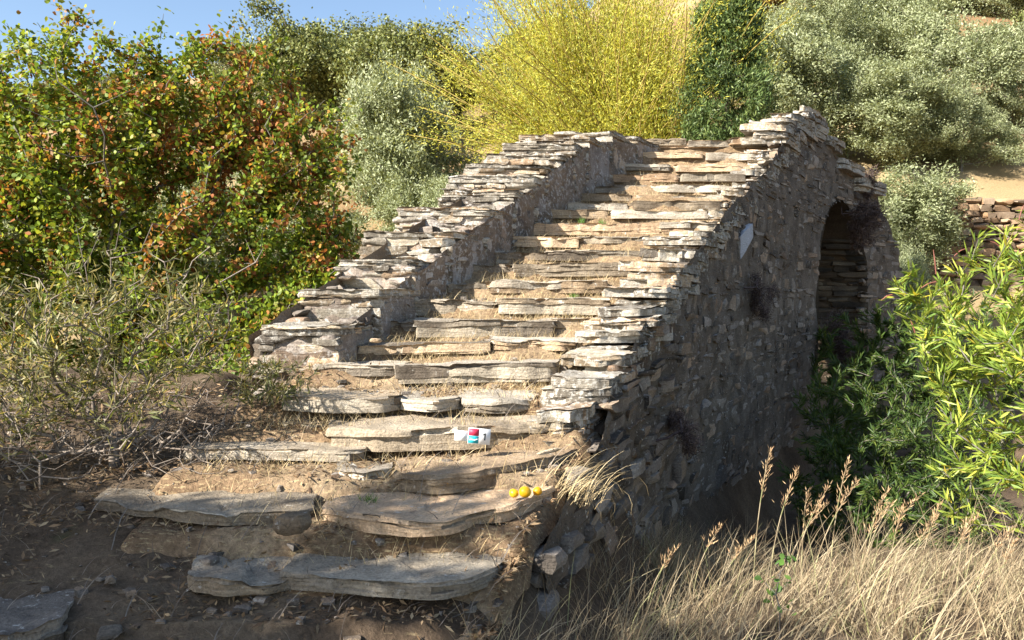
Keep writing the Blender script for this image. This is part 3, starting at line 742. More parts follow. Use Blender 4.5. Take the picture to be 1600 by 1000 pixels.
def grow(base_pts, tips, rs, step=.3, wander=.08, depth_cost=.25, rise=.15):
    nodes = [np.array(p, float) for p in base_pts]; par = [-1] + list(range(len(base_pts) - 1)); depth = [0.0]
    for i in range(1, len(nodes)): depth.append(depth[-1] + np.linalg.norm(nodes[i] - nodes[i - 1]))
    cap = len(tips) * 14 + 200
    A = np.zeros((cap, 3)); Dp = np.zeros(cap); n = len(nodes)
    A[:n] = nodes; Dp[:n] = depth; par = par + [0] * (cap - n)
    order = np.argsort(np.linalg.norm(tips - A[n - 1], axis=1)); ends = []
    for t in order:
        T = tips[t]; dv = T - A[:n]; dist = np.linalg.norm(dv, axis=1)
        up = np.maximum(0, -dv[:, 2]) * .5
        cost = dist + depth_cost * Dp[:n] + up
        if n > 3: cost[0] += .2
        i = int(np.argmin(cost)); L = dist[i]
        m = max(1, min(12, int(L / step))); p0 = A[i].copy(); last = i
        bend = np.array([rs.normal() * wander, rs.normal() * wander, -rise * .5]) * L
        for k in range(1, m + 1):
            f = k / m
            p = p0 * (1 - f) + T * f + bend * math.sin(math.pi * f) + (rs.normal(size=3) * wander * .25 * L / m if k < m else 0)
            if n >= cap: break
            A[n] = p; par[n] = last; Dp[n] = Dp[last] + np.linalg.norm(p - A[last]); last = n; n += 1
        ends.append(last)
    return A[:n], np.array(par[:n]), ends

def tubes(A, par, r_tip, power=.42, rmax=.3, sides=5, minr=0.0, taper_tip=True):
    n = len(A); cnt = np.zeros(n); haschild = np.zeros(n, bool)
    for i in range(n - 1, 0, -1):
        if par[i] >= 0: haschild[par[i]] = True
    cnt[~haschild] = 1
    for i in range(n - 1, 0, -1): cnt[par[i]] += cnt[i]
    r = np.minimum(r_tip * cnt ** power, rmax)
    c = np.arange(1, n); p = par[1:]
    a = A[p]; b = A[c]; ra = np.minimum(r[p], r[c] * 1.25); rb = np.where(haschild[c], r[c], r[c] * (.4 if taper_tip else 1))
    ax = unitv(b - a); ref = np.where(np.abs(ax[:, 2:3]) > .9, np.array([[1., 0, 0]]), np.array([[0, 0, 1.]]))
    u = unitv(np.cross(ax, ref)); v = np.cross(ax, u)
    ang = np.arange(sides) * 2 * np.pi / sides
    ring = u[:, None] * np.cos(ang)[None, :, None] + v[:, None] * np.sin(ang)[None, :, None]
    V = np.concatenate([a[:, None] + ring * ra[:, None, None], b[:, None] + ring * rb[:, None, None]], 1)
    m = len(c); base = (np.arange(m) * 2 * sides)[:, None]
    i = np.arange(sides); j = (i + 1) % sides
    F = np.stack([base + i, base + j, base + sides + j, base + sides + i], -1).reshape(-1, 4)
    return V.reshape(-1, 3), F

LEAF = {
    'round': (np.array([[0, 0, 0], [.5, .38, .10], [1, 0, 0.02], [.5, -.38, .10], [.85, .28, .08], [.85, -.28, .08]]), [np.array([[0, 1, 4, 2], [0, 2, 5, 3]])]),
    'lance': (np.array([[0, 0, 0], [.42, .5, .10], [1, 0, -.05], [.42, -.5, .10]]), [np.array([[0, 2, 1], [0, 3, 2]])]),
    'long': (np.array([[0, 0, 0], [.3, .42, .12], [.68, .40, .10], [1, 0, -.12], [.68, -.40, .10], [.3, -.42, .12], [.5, 0, .02]]), [np.array([[0, 6, 2, 1], [6, 3, 2, 2], [0, 5, 4, 6], [6, 4, 3, 3]])]),
    'flat': (np.array([[0, 0, 0], [.5, .5, 0], [1, 0, 0], [.5, -.5, 0]]), [np.array([[0, 3, 2, 1]])]),
}
LEAF['long'] = (LEAF['long'][0], [np.array([[0, 6, 1], [1, 6, 2], [2, 6, 3], [0, 5, 6], [6, 5, 4], [6, 4, 3]])])

def leaves(pos, direc, nrm, length, width, kind):
    """many leaves as one block. width multiplies the template's y (unit half-width .5 -> full width)"""
    T, F = LEAF[kind]
    a = unitv(direc); b = unitv(np.cross(nrm, a)); c = np.cross(a, b)
    L = np.asarray(length)[:, None, None]; W = np.asarray(width)[:, None, None]
    V = pos[:, None] + a[:, None] * T[None, :, 0:1] * L + b[:, None] * T[None, :, 1:2] * W + c[:, None] * T[None, :, 2:3] * W
    base = (np.arange(len(pos)) * len(T))[:, None, None]
    return V.reshape(-1, 3), [(base + f[None]).reshape(-1, f.shape[1]) for f in F]

def twig_leaves(A, par, ends, per, rs, spread, length, width, kind, back=2, out_c=None, droop=0.0, along=.5, upn=.7, jitter=.8):
    ids = []
    for e in ends:
        i = e
        for k in range(back):
            ids.append(i)
            if par[i] < 0: break
            i = par[i]
            if i <= 0: break
    ids = np.array(ids); ids = np.repeat(ids, per)
    a = A[par[ids]]; b = A[ids]; f = rs.rand(len(ids))[:, None]
    pos = a * (1 - f) + b * f + rs.normal(size=a.shape) * spread
    tw = unitv(b - a); rd = unitv(rs.normal(size=a.shape))
    d = unitv(tw * along + rd * jitter + np.array([0, 0, -droop]))
    nr = unitv(np.array([0, 0, upn]) + rs.normal(size=a.shape) * .6 + (unitv(pos - out_c) * .5 if out_c is not None else 0))
    l = length * rs.uniform(.65, 1.25, len(ids)); w_ = width * rs.uniform(.75, 1.25, len(ids))
    return leaves(pos, d, nr, l, w_, kind)

def plant(name, label, cat, base, tips, leafspec, wood, leafmat, r_tip=.004, group=None, seed=1, trunk=None, rmax=.2, extra_bare=None,
          parts=('trunk', 'crown'), step=.3, wander=.08, depth_cost=.25, sides=5, power=.42, alt=None):
    rs = np.random.RandomState(seed); base = np.array(base, float)
    pts = trunk if trunk is not None else [base, base + np.array([0, 0, .15])]
    all_t = tips if extra_bare is None else np.concatenate([tips, extra_bare])
    A, par, ends = grow(pts, all_t, rs, step, wander, depth_cost)
    root = empty(name, base); tag(root, label, cat, group)
    V, F = tubes(A, par, r_tip, power, rmax, sides)
    _link0(parts[0], make_mesh(parts[0], V - base, F, True), M[wood], root)
    ends_l = ends
    if extra_bare is not None:
        tt = np.array(extra_bare); ends_l = [e for e in ends if np.min(np.linalg.norm(tt - A[e], axis=1)) > 1e-4]
    if alt:
        pick = [e for e in ends_l if rs.rand() < alt[0](A[e])]; ends_l = [e for e in ends_l if e not in set(pick)]; mb = MB()
        for sp in leafspec:
            V, F = twig_leaves(A, par, pick, rs=rs, out_c=tips.mean(0), **sp); mb.add(V - base, F)
        o = _link0('turning_leaves', mb.mesh('turning_leaves'), M[alt[1]], root); o['label'] = 'rust-orange autumn leaves'
    if leafspec:
        mb = MB()
        for sp in leafspec:
            V, F = twig_leaves(A, par, ends_l, rs=rs, out_c=tips.mean(0), **sp); mb.add(V - base, F)
        _link0(parts[1], mb.mesh(parts[1]), M[leafmat], root)
    return root

def copy_tree(o, loc, rz=0, sc=(1, 1, 1), label=None, group=None):
    c = o.copy(); COL.objects.link(c); c.location = loc; c.rotation_euler = (0, 0, rz); c.scale = sc
    if label: c['label'] = label
    if group: c['group'] = group
    for ch in o.children:
        d = ch.copy(); COL.objects.link(d); d.parent = c
    return c
rs0 = np.random.RandomState(4)

# ------------------------------------------------------------------ background trees
# olives (two shared forms)
def olive(seed, base, hgt, rad, label, group):
    rs = np.random.RandomState(seed); b = np.array(base)
    blobs = [(b + np.array([rs.uniform(-.7, .7) * rad, rs.uniform(-.6, .6) * rad, hgt * rs.uniform(.25, .9)]), np.array([rad * .5, rad * .5, hgt * .17]) * rs.uniform(.75, 1.2)) for _ in range(14)]
    tips = sample_blobs(blobs, 420, rs, 1.7)
    return plant('olive_tree', label, 'olive tree', base, tips,
                 [dict(per=72, spread=.15, length=.13, width=.046, kind='flat', back=2, along=.8, upn=.5)], 'bark', 'leaf_olive', .008, group, seed,
                 trunk=[b, b + np.array([.05, 0, hgt * .12]), b + np.array([.1, .05, hgt * .25])], rmax=.22, step=.5)
def at(px, d, drop=0): 
    x = PX(px, d); return (x, d, gz(x, d) - drop)
GO = 'olive trees on the slope behind the bridge'
o1 = olive(11, at(1275, 29), 5.6, 2.5, 'silvery olive tree right beside the cypress, behind the bridge crest', GO)
o2 = olive(12, at(1455, 32), 6.0, 3.4, 'broad silvery olive tree, tallest crown at the upper right', GO)
for src, px, d, rz, sc, lab in [
    (o1, 1345, 26, 2.1, (.95, .95, .72), 'lower olive tree directly behind the highest parapet stones'),
    (o2, 1500, 28.4, 1.3, (.66, .66, .56), 'olive tree with shaded twigs just above the terrace wall'),
    (o1, 1412, 22.6, 3.9, (.42, .42, .62), 'small olive tree beside the far end of the bridge wall'),
    (o2, 1600, 31, 4.4, (.6, .6, .62), 'olive tree cut by the right edge of the picture'),
    (o1, 1570, 45, 5.2, (1.1, 1.1, .8), 'olive tree higher up the slope at the far right'),
    (o1, 1410, 28.5, .4, (.9, .9, .7), 'olive tree in the middle of the right-hand grove'),
    (o2, 1240, 34, 2.7, (.8, .8, .85), 'olive tree behind the grove, above the parapet peak'),
    (o1, 1360, 37, 3.1, (1.1, 1.1, .95), 'olive tree at the back of the grove below the russet oak'),
    (o1, 642, 27, .9, (.95, .95, 1.1), 'grey-green olive tree between the autumn tree and the yellow willow'),
    (o2, 590, 31, 2.9, (.7, .7, .95), 'olive tree half hidden behind the autumn tree'),
    (o1, 690, 24, 5.0, (.7, .7, .7), 'olive tree whose crown is overlapped by the yellow willow'),
    (o2, 420, 24, 1.0, (.8, .8, .7), 'olive tree glimpsed through the lower leaves of the autumn tree'),
    (o1, 200, 22, 1.7, (1.2, 1.2, .75), 'olive tree glimpsed behind the trunk of the autumn tree'),
    (o2, 20, 24, 3.7, (.8, .8, .75), 'olive tree glimpsed at the left edge behind the autumn tree')]:
    copy_tree(src, at(px, d, .1), rz, sc, lab, GO)

# evergreen oaks
def oak(seed, base, hgt, rad, label, group, mat='leaf_oak', name='holm_oak', n=240, leaf=.2):
    rs = np.random.RandomState(seed); b = np.array(base)
    blobs = [(b + np.array([rs.uniform(-.65, .65) * rad, rs.uniform(-.6, .6) * rad, hgt * rs.uniform(.35, .85)]), np.array([rad * .5, rad * .5, hgt * .22]) * rs.uniform(.75, 1.25)) for _ in range(12)]
    tips = sample_blobs(blobs, int(n * 1.5), rs, 2.2)
    return plant(name, label, 'oak tree', base, tips, [dict(per=40, spread=.26, length=leaf, width=leaf * .6, kind='flat', back=2, along=.5, upn=.6)],
                 'bark_dark', mat, .012, group, seed, trunk=[b, b + np.array([0, 0, hgt * .2])], rmax=.3, step=.8)
GK = 'evergreen oaks on the hillside'
k1 = oak(21, at(640, 44), 5.6, 3.6, 'dark round evergreen oak left of the yellow willow', GK)
k2 = oak(22, at(530, 46), 6.4, 4.2, 'evergreen oak rising behind the right side of the autumn tree', GK)
copy_tree(k1, at(330, 40), .7, (1.0, 1.0, .6), 'evergreen oak hidden behind the top of the autumn tree', GK)
copy_tree(k2, at(180, 44), 3.7, (1.1, 1.1, .5), 'evergreen oak low on the slope at the far left', GK)
copy_tree(k1, at(470, 52), 2.0, (1.0, 1.0, .95), 'evergreen oak on the slope just above the autumn tree', GK)
copy_tree(k2, at(585, 60), 4.0, (1.15, 1.15, .6), 'paler evergreen oak on the ridge below the blue sky', GK)
copy_tree(k2, at(720, 50), 1.0, (.55, .55, .5), 'small evergreen oak at the edge of the bare red slope', GK)
copy_tree(k1, at(820, 70), 1.9, (.7, .7, .6), 'dark evergreen oak on the ridge at the edge of the willow', GK)
copy_tree(k1, at(372, 72), 3.3, (.5, .5, .5), 'small rounded oak on the skyline above the autumn tree, left of its neighbour', GK)
copy_tree(k2, at(405, 72), 5.3, (.45, .45, .55), 'small rounded oak on the skyline above the autumn tree, right of its neighbour', GK)
br = oak(25, at(1362, 46), 4.6, 3.2, 'russet brown oak at the top edge above the olive trees', 'russet oaks', 'leaf_brown', 'russet_oak', 160)
copy_tree(br, at(1195, 48), 2.2, (.8, .8, .8), 'russet brown oak at the top edge beside the cypress', 'russet oaks')
# low scrub over the hillside
def shrub(seed, mat, label):
    rs = np.random.RandomState(seed); b = np.zeros(3)
    blobs = [(np.array([rs.uniform(-.6, .6), rs.uniform(-.6, .6), rs.uniform(.4, .9)]), np.array([.55, .55, .4])) for _ in range(6)]
    tips = sample_blobs(blobs, 70, rs, 2)
    return plant('scrub_bush', label, 'bush', b, tips, [dict(per=24, spread=.13, length=.14, width=.07, kind='flat', back=2, along=.5, upn=.6)], 'bark_dark', mat, .006, 'scrub on the hillside', seed, step=.5)
SL = 'low grey-green scrub bush on the dry hillside'
SL2 = 'low dark green scrub bush on the dry hillside'
s1 = shrub(31, 'leaf_scrub', SL); s2 = shrub(32, 'leaf_oak', SL2)
rs = np.random.RandomState(8); first = {0: True, 1: True}; cnt = 0
spots = []
for _ in range(4000):
    y = rs.uniform(30, 80); u = rs.uniform(-.66, .66); px = 800 + u * 1300
    if 700 < px < 800 and rs.rand() < .8: continue
    if px < 300 and y < 60 or 880 < px < 1150 or (300 <= px < 880 and y < 46) or (px >= 1150 and y < 38): continue
    x = u * y
    if any((x - a) ** 2 + (y - b) ** 2 < 4.5 for a, b in spots): continue
    spots.append((x, y))
    if len(spots) >= 190: break
for x, y in spots:
    k = 0 if rs.rand() < .6 else 1
    s = rs.uniform(.9, 2.0); src = (s1, s2)[k]; loc = (x, y, gz(x, y) - .1); rz = rs.uniform(0, 6.3); sc = (s, s, s * rs.uniform(.7, 1.1))
    if first[k]: src.location = loc; src.rotation_euler[2] = rz; src.scale = sc; first[k] = False
    else: copy_tree(src, loc, rz, sc)

# cypress
def cypress(base, hgt, rad):
    rs = np.random.RandomState(41); b = np.array(base); n = 760
    z = rs.rand(n) ** .9; ang = rs.uniform(0, 2 * np.pi, n)
    prof = np.interp(z, [0, .08, .35, .55, .78, .9, 1], [.8, 1.05, 1.1, .95, .42, .22, .04]) * rad * (1 + .16 * np.sin(ang * 3 + z * 17) + .34 * fbm(np.stack([np.cos(ang) * 2.2, np.sin(ang) * 2.2, z * 11], 1), 44, 2)) * rs.uniform(.72, 1.05, n)
    tips = np.stack([b[0] + np.cos(ang) * prof + .35 * z * z, b[1] + np.sin(ang) * prof, b[2] + .3 + z * hgt], 1)
    return plant('cypress_tree', 'dark green cypress standing behind the bridge crest', 'cypress', base, tips,
                 [dict(per=120, spread=.095, length=.10, width=.026, kind='flat', back=2, along=.5, upn=.1, droop=-.9)], 'bark_dark', 'leaf_cypress', .006, None, 41,
                 trunk=[b + np.array([.35 * (k / 8) ** 2, 0, hgt * k / 8]) for k in range(8)], rmax=.16, step=.4)
cypress(at(1124, 17.2, .1), 9.6, 1.0)

# yellow willow: a fan of long withies
def willow(base):
    rs = np.random.RandomState(51); b = np.array(base); n = 480
    A = []; par = []; ends = []
    A.append(b); par.append(-1); trunks = []
    for t in range(7):
        a = t / 7 * 6.28; last = 0
        for k in range(1, 4):
            p = b + np.array([math.cos(a) * .28 * k, math.sin(a) * .2 * k, 1.25 * k]); A.append(p); par.append(last); last = len(A) - 1
        trunks.append(last)
    mb = MB()
    LP_, LD = [], []
    for i in range(n):
        t = trunks[rs.randint(7)]
        az = rs.uniform(0, 2 * np.pi); lean = abs(rs.normal(0, .55)) if rs.rand() > .5 else rs.uniform(0, 1.05)
        d = np.array([math.cos(az) * math.sin(lean) * 1.15 - .34, math.sin(az) * math.sin(lean) * .7, math.cos(lean)]); d[0] *= .48 if d[0] > 0 else .85
        d /= np.linalg.norm(d)
        L = rs.uniform(2.4, 6.6) * (1 - .06 * lean); last = t; p = A[t].copy(); m = 9
        for k in range(m):
            d = unitv(d + np.array([rs.normal() * .06, rs.normal() * .06, -.010 * k * lean])); d[2] = max(d[2], .22); d = d / np.linalg.norm(d)
            p = p + d * L / m; A.append(p.copy()); par.append(last); last = len(A) - 1
            if k >= 1:
                c = 34 + 5 * k
                LP_.append(p - d * L / m * rs.rand(c)[:, None] + rs.normal(size=(c, 3)) * np.array([.17, .17, .16])); LD.append(np.repeat(d[None], c, 0))
        ends.append(last)
    A = np.array(A); par = np.array(par)
    root = empty('willow_tree', base); tag(root, 'golden yellow willow thicket of long upright withies behind the bridge', 'willow')
    V, F = tubes(A, par, .012, .36, .10, 4); _link0('trunk', make_mesh('trunk', V - b, F, True), M['willow_twig'], root)
    pos = np.concatenate(LP_); d = np.concatenate(LD)
    rd = unitv(rs.normal(size=pos.shape))
    V, F = leaves(pos, unitv(d * .8 + rd * .75), unitv(rs.normal(size=pos.shape) + np.array([-.3, -.5, .5])), rs.uniform(.06, .115, len(pos)), rs.uniform(.015, .025, len(pos)), 'flat')
    mb.add(V - b, F); _link0('crown', mb.mesh('crown'), M['leaf_willow'], root)
willow(at(985, 19.5, .1))

# terrace wall of dry stones on the slope
tw = empty('terrace_wall', (PX(1480, 26), 26, gz(PX(1480, 26), 25.8))); tag(tw, 'brown drystone terrace wall on the slope at the right', 'wall')
rs = np.random.RandomState(61); z0 = gz(13, 25.6) - .4; z = z0; ztop = gz(13, 26.6) + .05
row_i = 0; cnt = 0
big = MB()
while z < ztop:
    hh = rs.uniform(.12, .24); x = 8.4
    while x < 18.5:
        ll = rs.uniform(.25, .6)
        m = Matrix.Translation((x + ll / 2, 26.0 + (z - z0) * .06 + rs.uniform(-.04, .04), z + hh / 2 + .1 * math.sin(x * .7))) @ Matrix.Rotation(rs.uniform(-.08, .08), 4, 'Y') @ Matrix.Diagonal((ll * .48, .22, hh * .48, 1))
        if cnt < 290:
            o = bpy.data.objects.new('stone', unit_mesh(rs.randint(28), 'terrace')); COL.objects.link(o); o.parent = tw
            o.matrix_parent_inverse = Matrix.Translation(-tw.location); o.matrix_basis = m
        else:
            V, F = UNITS[rs.randint(28)]; mm = np.array(m); big.add(V @ mm[:3, :3].T + mm[:3, 3], F)
        cnt += 1; x += ll + .02
    z += hh; row_i += 1
if big.n:
    o = _link0('rubble', big.mesh('rubble', 40), M['terrace'], tw); o.matrix_parent_inverse = Matrix.Translation(-tw.location); o['kind'] = 'stuff'

# ------------------------------------------------------------------ autumn tree at the left
def H(px, py, d): return np.array([PX(px, d), d, (470 - py) * d / FPX + EYE])
rs = np.random.RandomState(71)
bl = [(H(250, 300, 8.3), np.array([1.7, 1.2, 1.15])), (H(110, 190, 8.0), np.array([1.15, 1.0, 1.0])), (H(330, 170, 8.2), np.array([.85, .8, .75])), (H(470, 250, 8.2), np.array([.55, .7, .75])),
      (H(450, 430, 8.2), np.array([.75, .7, .8])), (H(420, 140, 8.4), np.array([.4, .5, .42])), (H(90, 440, 8.0), np.array([1.3, .9, .9])), (H(-120, 260, 8.0), np.array([1.2, 1.0, 1.3])), (H(530, 330, 8.2), np.array([.28, .4, .8])), (H(495, 480, 7.7), np.array([.35, .4, .45])), (H(430, 540, 7.3), np.array([.4, .4, .35])), (H(300, 520, 7.6), np.array([.8, .5, .45]))]
tips = sample_blobs(bl, 1500, rs, 1.05, gap=.0, gfreq=1.7, seed=6)
sprouts = np.array([H(260, 25, 8), H(255, 60, 8), H(370, 45, 8.2), H(365, 70, 8.2), H(65, 40, 7.8), H(110, 20, 7.9), H(150, 30, 8), H(30, 70, 7.6), H(210, 80, 8), H(440, 60, 8.3), H(330, 80, 8.1), H(545, 165, 8.2), H(560, 190, 8.2), H(85, 10, 7.9)])
tips = np.concatenate([tips, sprouts])
bare = np.array([H(280, 290, 6.9), H(90, 100, 6.7), H(95, 130, 6.7), H(150, 170, 6.8), H(40, 200, 6.7), H(215, 140, 6.9), H(130, 260, 6.8)])
tb = np.array([PX(190, 8.4), 8.4, gz(PX(190, 8.4), 8.4) - .05])
plant('autumn_tree', 'bushy tree with round green leaves turning orange at the left', 'tree', tb, tips,
      [dict(per=19, spread=.055, length=.050, width=.050, kind='round', back=3, along=.4, upn=.5, jitter=.9, droop=.1)], 'bark', 'leaf_mastic', .0048, None, 71,
      trunk=[tb, tb + np.array([.05, -.05, .35]), tb + np.array([.0, -.1, .7])], rmax=.10, step=.22, wander=.09, extra_bare=bare, power=.40,
      alt=(lambda p: .46 * math.exp(-((p[0] / p[1] * FPX + 430) / 190) ** 2 - (((EYE - p[2]) / p[1] * FPX + 270) / 110) ** 2) + .05, 'leaf_rust'))
# long limb reaching in from the left edge, of a second tree that also shades the foreground
rs = np.random.RandomState(72)
sb = np.array([-7.6, -.9, gz(-7.6, -.9) - .05])
OFF = np.array([-5.22, -3.66, 4.3])     # towards the sun
bl = [(np.array([-2.5, 3.45, .4]) + OFF, np.array([1.0, .55, .7])), (np.array([-1.7, 3.3, .4]) + OFF, np.array([.75, .45, .6])), (np.array([-2.6, 2.8, .4]) + OFF, np.array([1.2, .5, .7])), (np.array([-2.6, 4.0, .6]) + OFF, np.array([.7, .35, .5])), (np.array([-1.5, 3.65, .5]) + OFF, np.array([.5, .25, .3]))]
tips = sample_blobs(bl, 420, rs, 1.3, gap=.1, gfreq=1.2)
bl = [(np.array([-.5, 3.25, .5]) + OFF, np.array([.9, .35, .5])), (np.array([.5, 3.1, .3]) + OFF, np.array([.8, .5, .5])), (np.array([-.9, 2.8, .3]) + OFF, np.array([.9, .4, .5])), (np.array([-.6, 3.75, .6]) + OFF, np.array([.6, .25, .3]))]
tips = np.concatenate([tips, sample_blobs(bl, 52, rs, 1.2)])
plant('shade_tree', 'tree behind the viewer whose crown dapples the lowest steps with shade', 'tree', sb, tips,
      [dict(per=13, spread=.08, length=.10, width=.10, kind='round', back=3, along=.4, upn=.5)], 'bark_dark', 'leaf_mastic', .006, None, 72,
      trunk=[sb, sb + np.array([.1, .1, 1.0]), sb + np.array([.2, .2, 2.0]), sb + np.array([.3, .3, 3.0])], rmax=.14, step=.3)

# ------------------------------------------------------------------ narrow-leaved bush at the left of the steps
rs = np.random.RandomState(81)
bb = np.array([PX(175, 4.25), 4.25, gz(PX(175, 4.25), 4.25) - .03])
bl = [(H(200, 470, 4.3), np.array([.55, .35, .28])), (H(80, 520, 4.2), np.array([.42, .35, .33])), (H(300, 520, 4.4), np.array([.30, .3, .26])), (H(10, 600, 4.0), np.array([.28, .3, .33])), (H(150, 590, 4.1), np.array([.5, .3, .22])), (H(-80, 520, 4.1), np.array([.4, .4, .4]))]
tips = sample_blobs(bl, 600, rs, 1.4)
bare = np.array([H(412, 388, 4.4), H(400, 410, 4.35), H(385, 375, 4.4), H(120, 350, 4.2), H(190, 345, 4.3), H(240, 350, 4.3), H(275, 355, 4.4), H(330, 385, 4.4), H(300, 365, 4.3), H(160, 360, 4.1), H(365, 470, 4.5)])
low = np.stack([np.array([bb[0] + rs.uniform(-.75, .6), bb[1] + rs.uniform(-.3, .25), bb[2] + rs.uniform(.08, .45)]) for _ in range(380)])
plant('narrow_leaved_bush', 'straggly bush with narrow pale leaves and bare grey twigs beside the steps', 'bush', bb, tips,
      [dict(per=3, spread=.025, length=.07, width=.010, kind='lance', back=3, along=.9, upn=.4, jitter=.8)], 'twig', 'leaf_bush', .0026, None, 81,
      rmax=.028, step=.12, wander=.12, extra_bare=np.concatenate([bare, low]), parts=('stem', 'foliage'), depth_cost=.15, power=.40)
ub = np.array([PX(60, 4.0), 4.0, gz(PX(60, 4.0), 4.0) - .02])
rs = np.random.RandomState(83)
plant('dry_undergrowth', 'tangle of dead grey twigs under the narrow-leaved bush', 'brushwood', ub, sample_blobs([(H(60, 690, 4.05), np.array([.5, .3, .2])), (H(200, 690, 4.2), np.array([.35, .25, .15])), (H(-60, 640, 4.0), np.array([.4, .3, .3])), (H(330, 640, 4.6), np.array([.3, .2, .12])), (H(300, 730, 4.0), np.array([.25, .12, .05]))], 520, rs, 1.3), None, 'twig', None, .0017, None, 83,
      rmax=.012, step=.08, wander=.16, parts=('stem', 'foliage'), depth_cost=.08, power=.33, sides=3)
# smaller sprig growing on the step ends
rs = np.random.RandomState(82)
sbp = np.array([PX(420, 4.75), 4.75, -.60 + EYE])
tips = np.array([sbp + np.array([rs.uniform(-.28, .28), rs.uniform(-.15, .15), rs.uniform(.03, .26)]) for _ in range(60)])
plant('narrow_leaved_shrublet', 'low sprawling sprig of narrow leaves on the left ends of the steps', 'bush', sbp, tips,
      [dict(per=4, spread=.015, length=.065, width=.010, kind='lance', back=3, along=.9, upn=.4)], 'twig', 'leaf_bush', .0016, None, 82, rmax=.008, step=.08, wander=.14, parts=('stem', 'foliage'), depth_cost=.1)

# ------------------------------------------------------------------ oleanders at the right
def oleander(name, label, base, blobs, ntips, seed, mat, per, L=.13, Wd=.026, group=None, wood='bark', bare=None):
    rs = np.random.RandomState(seed); base = np.array(base)
    tips = sample_blobs(blobs, ntips, rs, 1.6)
    return plant(name, label, 'bush', base, tips, [dict(per=per, spread=.012, length=L, width=Wd, kind='long', back=2, along=1.0, upn=.35, jitter=.62)], wood, mat, .0032, group, seed,
                 rmax=.03, step=.16, wander=.07, parts=('stem', 'foliage'), depth_cost=.12, power=.38, extra_bare=bare)
g1 = (3.5, 5.6, gz(3.5, 5.6))
oleander('oleander_bush', 'sunlit yellow-green oleander bush at the right edge', g1,
         [(H(1530, 500, 5.3), np.array([.42, .5, .45])), (H(1475, 520, 5.4), np.array([.26, .35, .28])), (H(1570, 640, 5.2), np.array([.4, .5, .5])), (H(1590, 400, 5.4), np.array([.25, .4, .3])), (H(1550, 770, 5.1), np.array([.3, .4, .25])), (H(1660, 560, 5.4), np.array([.5, .5, .9])), (H(1420, 450, 5.6), np.array([.16, .2, .12]))],
         430, 91, 'leaf_ole', 8, L=.10, Wd=.0140)
rs = np.random.RandomState(95)
ole = bpy.data.objects['oleander_bush']
for (px, py, d, lx, lz) in [(1462, 428, 5.5, -.02, .16), (1462, 440, 5.5, -.11, -.05), (1395, 460, 5.6, -.08, -.04), (1490, 400, 5.5, .08, .05), (1560, 385, 5.4, -.06, .03), (1480, 505, 5.4, .09, .03), (1430, 520, 5.5, -.03, .08), (1590, 345, 5.4, .03, .1)]:
    p0 = H(px, py, d); A_ = np.array([p0, p0 + np.array([lx * .5, 0, lz * .5 + .01]), p0 + np.array([lx, 0, lz])]) - np.array(ole.location)
    V, F = tubes(A_, np.array([-1, 0, 1]), .0045, 0, .01, 5); _link0('seed_pod', make_mesh('seed_pod', V, F, True), M['pink'], ole)
g2 = (3.7, 9.2, gz(3.7, 9.2))
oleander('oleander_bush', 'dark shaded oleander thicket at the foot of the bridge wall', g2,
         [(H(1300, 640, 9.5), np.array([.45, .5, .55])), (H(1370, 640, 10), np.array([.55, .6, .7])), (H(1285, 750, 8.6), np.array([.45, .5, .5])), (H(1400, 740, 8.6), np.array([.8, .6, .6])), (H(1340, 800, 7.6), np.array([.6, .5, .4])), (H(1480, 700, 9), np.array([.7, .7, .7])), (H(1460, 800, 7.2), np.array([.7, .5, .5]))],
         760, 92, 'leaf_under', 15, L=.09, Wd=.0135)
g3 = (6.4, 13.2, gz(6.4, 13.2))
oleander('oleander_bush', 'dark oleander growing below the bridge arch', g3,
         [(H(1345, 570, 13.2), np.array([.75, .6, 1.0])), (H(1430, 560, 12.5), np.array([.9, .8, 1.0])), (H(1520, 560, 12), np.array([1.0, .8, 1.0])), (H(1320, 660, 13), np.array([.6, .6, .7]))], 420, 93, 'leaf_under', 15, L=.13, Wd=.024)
# ------------------------------------------------------------------ dead shrubs clinging to the wall
def wisp(name, label, base, centre, r, n, seed, wood='twig_purple', group='withered shrubs on the bridge wall', tip=.0020, rmax=.012):
    rs = np.random.RandomState(seed); c_ = np.array(centre); r_ = np.array(r)
    tips = sample_blobs([(c_ + rs.uniform(-1, 1, 3) * r_ * np.array([.3, .8, .8]), r_ * rs.uniform(.25, .75) * np.array([.8, .8, 1])) for _ in range(7)], n, rs, .8)
    root = plant(name, label, 'shrub', base, tips, [dict(per=2, spread=.02, length=.07 * tip / .003, width=.008 * tip / .003, kind='lance', back=3, along=.8, upn=.2)], wood, 'withered', tip, group, seed, rmax=rmax, step=.1, wander=.12, parts=('stem', 'foliage'), depth_cost=.1, power=.35, sides=3)
    return root
def onwall(px, py):
    d = dwall(px); return np.array([float(Rx(d)) + .02, d, (470 - py) * d / FPX + EYE])
wisp('withered_shrub', 'withered purplish shrub on the bridge wall below the pale stone', onwall(1160, 450), onwall(1165, 462) + np.array([.2, -.05, 0]), (.2, .5, .30), 460, 101, tip=.0024)
wisp('withered_shrub', 'large withered shrub hanging over the top of the arch', onwall(1312, 335), onwall(1318, 350) + np.array([.3, -.1, 0]), (.4, .7, .55), 560, 102, tip=.005)
wisp('withered_shrub', 'blackened shrub at the left jamb of the arch', onwall(1282, 510), onwall(1285, 530) + np.array([.2, -.1, 0]), (.3, .6, .55), 560, 103, 'bark_dark', tip=.005)
wisp('withered_shrub', 'withered shrub near the top of the wall beyond the crest', onwall(1342, 292), onwall(1345, 290) + np.array([.15, -.1, .05]), (.25, .4, .35), 300, 104, tip=.005)
